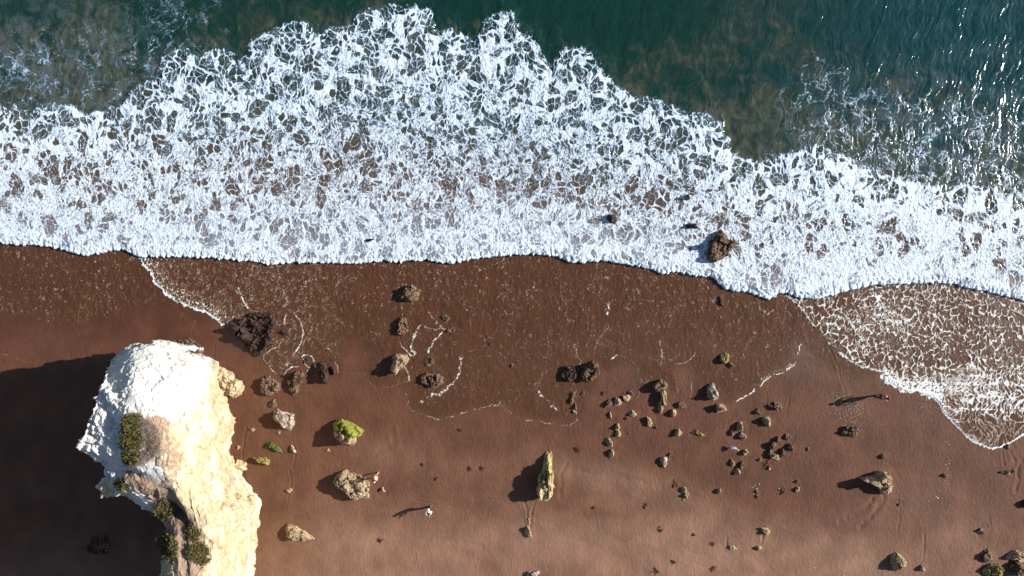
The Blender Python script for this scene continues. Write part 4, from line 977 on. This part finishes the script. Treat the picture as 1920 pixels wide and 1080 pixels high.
def person(loc, rz, J, label, shirt, trouser=None, skirt_len=.0, hair_len=.1, sleeves=True, shoes=None):
    """J: joints in the person's own frame (x right, y forward, z up)"""
    root = empty('person', loc, rz); V, E, Rd = [], [], []
    def add(p, r, parent=None):
        V.append(Vector(p)); Rd.append(r); i = len(V)-1
        if parent is not None: E.append((parent, i))
        return i
    pel = add(J['pelvis'], (.135, .105)); wa = add(J['waist'], (.12, .09), pel); ch = add(J['chest'], (.155, .11), wa); nk0 = add(J['neckbase'], (.09, .075), ch)
    nk = add(Vector(J['neckbase']).lerp(Vector(J['head']), .42), .052, nk0)
    hd = Vector(J['head']); up = (hd-Vector(J['neckbase'])).normalized()
    h1 = add(hd-up*.05, (.070, .078), nk); h2 = add(hd+up*.045, (.076, .088), h1); h3 = add(hd+up*.11, (.045, .055), h2)
    hands = []
    for s in ('l', 'r'):
        sh = add(J['sh_'+s], .062, nk0); el = add(J['el_'+s], .040, sh); wr = add(J['wr_'+s], .026, el)
        d = (Vector(J['wr_'+s])-Vector(J['el_'+s])).normalized(); side = d.cross(Vector((0, 0, 1))); side = side.normalized() if side.length > .1 else Vector((1, 0, 0)); dn = side.cross(d).normalized()
        pm = add(Vector(J['wr_'+s])+d*.055, (.036, .020), wr)
        pk = Vector(J['wr_'+s])+d*.085
        for q, ln in enumerate((.072, .080, .074, .058)):
            off = side*(.027-.018*q); a = add(pk+off, .0095, pm); b = add(pk+off+d*ln*.55-dn*.006, .0088, a); add(pk+off+d*ln-dn*.026, .0075, b)
        sg = 1 if s == 'l' else -1
        tb = add(Vector(J['wr_'+s])+d*.035+side*.036*sg, .011, pm); add(Vector(J['wr_'+s])+d*.080+side*.060*sg, .009, tb)
        hp = add(J['hip_'+s], (.092, .092), pel); kn = add(J['kn_'+s], .058, hp); an = add(J['an_'+s], .036, kn)
        fd = Vector(J.get('toe_'+s, (0, 1, 0))).normalized(); heel = add(Vector(J['an_'+s])-Vector((0, 0, .045))-fd*.03, .034, an); ball = add(Vector(J['an_'+s])-Vector((0, 0, .060))+fd*.11, (.040, .024), an); add(Vector(J['an_'+s])-Vector((0, 0, .066))+fd*.18, (.030, .015), ball)
    body = skin_mesh('body', V, E, Rd, SKIN, root, 2)
    # face: nose, eyes, mouth and ears as small pieces on the head
    fw = Vector(J.get('face', (0, 1, 0))); fw = (fw-up*fw.dot(up)).normalized(); rt = fw.cross(up).normalized()
    def blobm(name, c, sc, mat, par, s=2):
        P, F = ico(s); M = np.array([list(rt), list(fw), list(up)])
        return mesh_from(name, (P*np.array(sc))@M+np.array(c), F, mat, parent=par)
    dark = HAIR
    blobm('nose', hd+fw*.092-up*.005, (.014, .020, .022), SKIN, body, 1); blobm('mouth', hd+fw*.083-up*.050, (.024, .008, .007), LIP, body, 1)
    for sg in (-1, 1): blobm('eye', hd+fw*.082+rt*.032*sg+up*.018, (.012, .008, .008), dark, body, 1); blobm('ear', hd+rt*.083*sg, (.010, .020, .030), SKIN, body, 1)
    # hair: a cap over the skull plus a fall of hair at the back
    P, F = ico(3); keep = (P[F].mean(1)[:, 2] > -.15) | (P[F].mean(1)[:, 1] < -.25); Pn = P*np.array([.092, .105, .100])*(1+.06*fbm3(P*3+loc[0], 3, 3))[:, None]
    low = np.clip(-P[:, 2], 0, 1)*(P[:, 1] < 0); Pn[:, 2] -= low*hair_len; M = np.array([list(rt), list(fw), list(up)])
    mesh_from('hair', Pn@M+np.array(hd+up*.030-fw*.012), F[keep], HAIR, parent=root)
    # shirt and trousers grown a little outside the same joints
    sv, se, sr = [], [], []
    def g(p, r, parent=None):
        sv.append(Vector(p)); sr.append(r)
        if parent is not None: se.append((parent, len(sv)-1))
        return len(sv)-1
    c0 = g(J['chest'], (.185, .135)); w0 = g(J['waist'], (.158, .122), c0); p0 = g(Vector(J['pelvis'])+Vector((0, 0, .02-skirt_len)), (.178, .142), w0); n0 = g(Vector(J['neckbase'])-up*.02, (.105, .09), c0)
    for s in ('l', 'r'):
        a = g(J['sh_'+s], .078, n0)
        if sleeves: b = g(J['el_'+s], .056, a); g(Vector(J['el_'+s]).lerp(Vector(J['wr_'+s]), .8), .042, b)
        else: g(Vector(J['sh_'+s]).lerp(Vector(J['el_'+s]), .55), .058, a)
    skin_mesh('shirt', sv, se, sr, shirt, root, 2)
    if trouser:
        sv, se, sr = [], [], []; q = g(J['pelvis'], (.152, .122)); m_, ln = trouser
        for s in ('l', 'r'):
            a = g(J['hip_'+s], .108, q); b = g(J['kn_'+s] if ln > .5 else Vector(J['hip_'+s]).lerp(Vector(J['kn_'+s]), .7), .074, a)
            if ln > .5: g(Vector(J['kn_'+s]).lerp(Vector(J['an_'+s]), .93), .056, b)
        skin_mesh('trousers' if ln > .5 else 'shorts', sv, se, sr, m_, root, 2)
    tag(root, label, 'person'); return root
LIP = mat_plain('lip', (.35, .12, .10), .6)
WHITE = mat_plain('white_cotton', (.80, .80, .82), .8, .05); PINK = mat_plain('pink_top', (.62, .26, .26), .8); DARKC = mat_plain('dark_trousers', (.03, .018, .022), .85); CORAL = mat_plain('coral_shorts', (.70, .16, .12), .8); BLUE = mat_plain('pale_trousers', (.62, .66, .72), .8)
def zb(px, py): return pt_z(px, py)
# walking towards the right of the picture (east): y forward
walk = dict(pelvis=(0, 0, .93), waist=(0, .01, 1.10), chest=(0, .03, 1.30), neckbase=(0, .04, 1.46), head=(0, .07, 1.62), sh_l=(-.19, .03, 1.41), sh_r=(.19, .03, 1.41), el_l=(-.25, -.10, 1.16), el_r=(.25, .10, 1.16), wr_l=(-.26, -.10, .92), wr_r=(.25, .28, .99), hip_l=(-.09, 0, .88), hip_r=(.09, 0, .88), kn_l=(-.10, .22, .50), kn_r=(.09, -.06, .48), an_l=(-.10, .34, .09), an_r=(.09, -.34, .13), toe_l=(0, 1, .1), toe_r=(0, 1, -.3))
c = W(1641, 741, 0); person((c[0], c[1], zb(1641, 741)), R(-95), walk, 'person in a pink top and dark trousers walking near the foam at the right', PINK, (DARKC, 1), hair_len=.12, sleeves=False)
# stands bent forward, both hands raised in front of the face
photo = dict(pelvis=(0, -.05, .90), waist=(0, -.03, 1.07), chest=(0, .06, 1.26), neckbase=(0, .13, 1.41), head=(0, .24, 1.53), sh_l=(-.19, .11, 1.37), sh_r=(.19, .11, 1.37), el_l=(-.31, .20, 1.14), el_r=(.28, .26, 1.14), wr_l=(-.10, .42, 1.36), wr_r=(.08, .46, 1.36), hip_l=(-.10, -.04, .86), hip_r=(.10, -.04, .86), kn_l=(-.11, .03, .48), kn_r=(.11, .06, .48), an_l=(-.12, -.04, .09), an_r=(.11, .05, .09), face=(0, 1, -.5))
c = W(806, 948, 0); p2 = person((c[0], c[1], zb(806, 948)), R(-165), photo, 'person with dark hair and white top standing alone on the open sand', WHITE, (DARKC, 1), hair_len=.10); p2.scale = (.84, .84, .84)
stand = dict(pelvis=(0, 0, .92), waist=(0, 0, 1.09), chest=(0, .01, 1.29), neckbase=(0, .01, 1.45), head=(0, .03, 1.60), sh_l=(-.19, .0, 1.40), sh_r=(.19, .0, 1.40), el_l=(-.25, -.03, 1.14), el_r=(.25, .02, 1.14), wr_l=(-.24, .10, .92), wr_r=(.24, .14, .94), hip_l=(-.10, 0, .87), hip_r=(.10, 0, .87), kn_l=(-.16, .05, .48), kn_r=(.16, .04, .48), an_l=(-.22, .02, .09), an_r=(.22, -.02, .09))
c = W(710, 889, 0); person((c[0], c[1], zb(710, 889)), R(80), stand, 'person in a white top and coral shorts standing beside the broad tan boulder', WHITE, (CORAL, 0), hair_len=.10, sleeves=False)

# ================================================================ small things: a gull, scraps of weed, shells
GULLW = mat_plain('gull_white', (.80, .80, .78), .7, .05); GULLG = mat_plain('gull_grey', (.25, .26, .28), .7); BEAK = mat_plain('gull_beak', (.6, .35, .05), .5)
def gull(px, py, rz):
    c = W(px, py); root = empty('gull', (c[0], c[1], zb(px, py)), rz)
    k = 1.25; P = [(0, -.30, .17), (0, -.18, .20), (0, -.04, .23), (0, .10, .26), (0, .17, .34), (0, .20, .41), (0, .245, .42)]
    Rr = [(.02, .012), (.05, .035), (.085, .075), (.080, .075), (.042, .042), (.045, .045), (.022, .022)]
    V = [Vector(p)*k for p in P]; E = [(i, i+1) for i in range(6)]; RR = [(a*k, b*k) for a, b in Rr]
    for s in (-1, 1): V += [Vector((s*.035, 0, .14))*k, Vector((s*.035, .01, .02))*k, Vector((s*.04, .06, .008))*k]; n = len(V); E += [(2, n-3), (n-3, n-2), (n-2, n-1)]; RR += [.02, .010, .012]
    skin_mesh('body', V, E, RR, GULLW, root, 2)
    for s in (-1, 1):
        Q, F = ico(3); Z = Q*np.array([.035, .21, .055])*k; Z[:, 2] -= .03*np.clip(-Q[:, 1], 0, 1)*k; mesh_from('wing', Z+np.array([s*.075, -.06, .245])*k, F, GULLG, parent=root)
    Q, F = ico(1); mesh_from('beak', (Q*np.array([.012, .04, .012])+np.array([0, .29, .415]))*k, F, BEAK, parent=root)
    tag(root, 'white gull with grey wings standing on the sand above the V of three stones', 'bird')
gull(1373, 838, R(-110))
WEED = mat_plain('rust_brown_weed', (.16, .042, .014), .6, .4); WEEDD = mat_plain('dark_weed', (.050, .020, .012), .6, .4)
def weed(px, py, rad, label, mat, seed, nb=9):
    rs = np.random.RandomState(seed); c = W(px, py); z0 = zb(px, py); r = rad/PXM; vs, fs = [], []
    for b in range(nb):
        a = rs.uniform(0, 6.28); p = np.array([rs.normal(0, .25)*r, rs.normal(0, .25)*r, .015]); w = rs.uniform(.10, .2)*r; n = 9
        for i in range(n):
            t = i/(n-1); a += rs.normal(0, .45); d = np.array([math.cos(a), math.sin(a), 0]); s = np.array([-d[1], d[0], 0]); ww = w*(1-t*.75); z = .02+.05*math.sin(t*3.1)*rs.uniform(.4, 1)
            q = p.copy(); q[2] = z; i0 = len(vs)
            vs += [q-s*ww, q+np.array([0, 0, .022]), q+s*ww, q-np.array([0, 0, .018])]
            if i:
                for e in range(4): fs.append([i0-4+e, i0-4+(e+1) % 4, i0+(e+1) % 4, i0+e])
            p = p+d*r*.17
    o = mesh_from('seaweed', np.array(vs), np.array(fs), mat, parent=None); o.location = (c[0], c[1], z0); tag(o, label, 'seaweed', 'scraps of seaweed on the sand')
for i, (px, py, r, lab, m_) in enumerate([
 (1440,868,8,'rust red weed in a clump under the ring of rocks',WEED),(1209,946,5,'round rust red scrap of weed on the lower middle sand',WEED),(1265,907,6,'orange brown strand of weed left of the leaning pair of stones',WEED),
 (1336,1063,5,'orange scrap of weed nearest the bottom edge',WEED),(1335,1018,4,'orange scrap of weed left of the long low stone',WEED),(1237,991,4,'dark curl of weed in the middle of the lower sand',WEEDD),(1300,1001,3,'small dark scrap of weed right of the dark curl',WEEDD),
 (1229,1067,5,'dark forked scrap of weed near the bottom edge',WEEDD),(793,870,3,'short dark scrap of weed right of the broad tan boulder, the highest of three',WEEDD),(882,877,4,'dark curl of weed left of the tall upright slab, the left of a pair',WEEDD),(904,877,4,'dark curl of weed left of the tall upright slab, the right of a pair',WEEDD),
 (1082,842,5,'dark strand of weed up and right of the tall upright slab',WEEDD),(1112,949,3,'dark dot of weed right of the tall upright slab',WEEDD),(818,896,3,'dark dot of weed above the person standing alone',WEEDD),(863,806,3,'dark scrap of weed on the sand below the middle foam edge',WEEDD),
 (1262,1052,4,'dark pair of weed scraps near the bottom, right of the forked one',WEEDD),(1465,919,6,'pale brown scatter of broken weed left of the two small lower right stones',WEEDD),(715,1012,5,'dark thin strand of weed right of the long tapering rock',WEEDD),(1130,737,3,'dark scrap of weed left of the slanted row of four rocks',WEEDD)]): weed(px, py, r, lab, m_, 50+i)
SHELL = mat_plain('shell_white', (.72, .70, .66), .6)
sh = [(1772,828),(1776,833),(1775,846),(1774,856),(1778,862),(1770,870),(1777,868),(1774,878),(1768,900),(1771,906),(1752,930),(1756,933),(1755,932),(1738,938),(1742,956),(1735,960),(1758,918),(1767,912),(1700,967),(1712,1018),(1878,911),(1524,1062),(1519,1066),(1530,1058),(1410,912),(1414,908),(1422,906),(1417,915),(1459,915),(1466,923),(1471,921)]
for i, (px, py) in enumerate(sh):
    rs = np.random.RandomState(400+i); P, F = ico(2); c = W(px, py); k = rs.uniform(.02, .045)
    S = P*np.array([1, rs.uniform(.6, .9), .45])*k; ang = np.arctan2(P[:, 1], P[:, 0]); S *= (1+.06*np.cos(ang*14))[:, None]
    o = mesh_from('shell', S, F, SHELL); o.location = (c[0], c[1], zb(px, py)+.01); tag(o, 'small pale shell lying on the brown sand', 'shell', 'pale shells scattered on the sand')
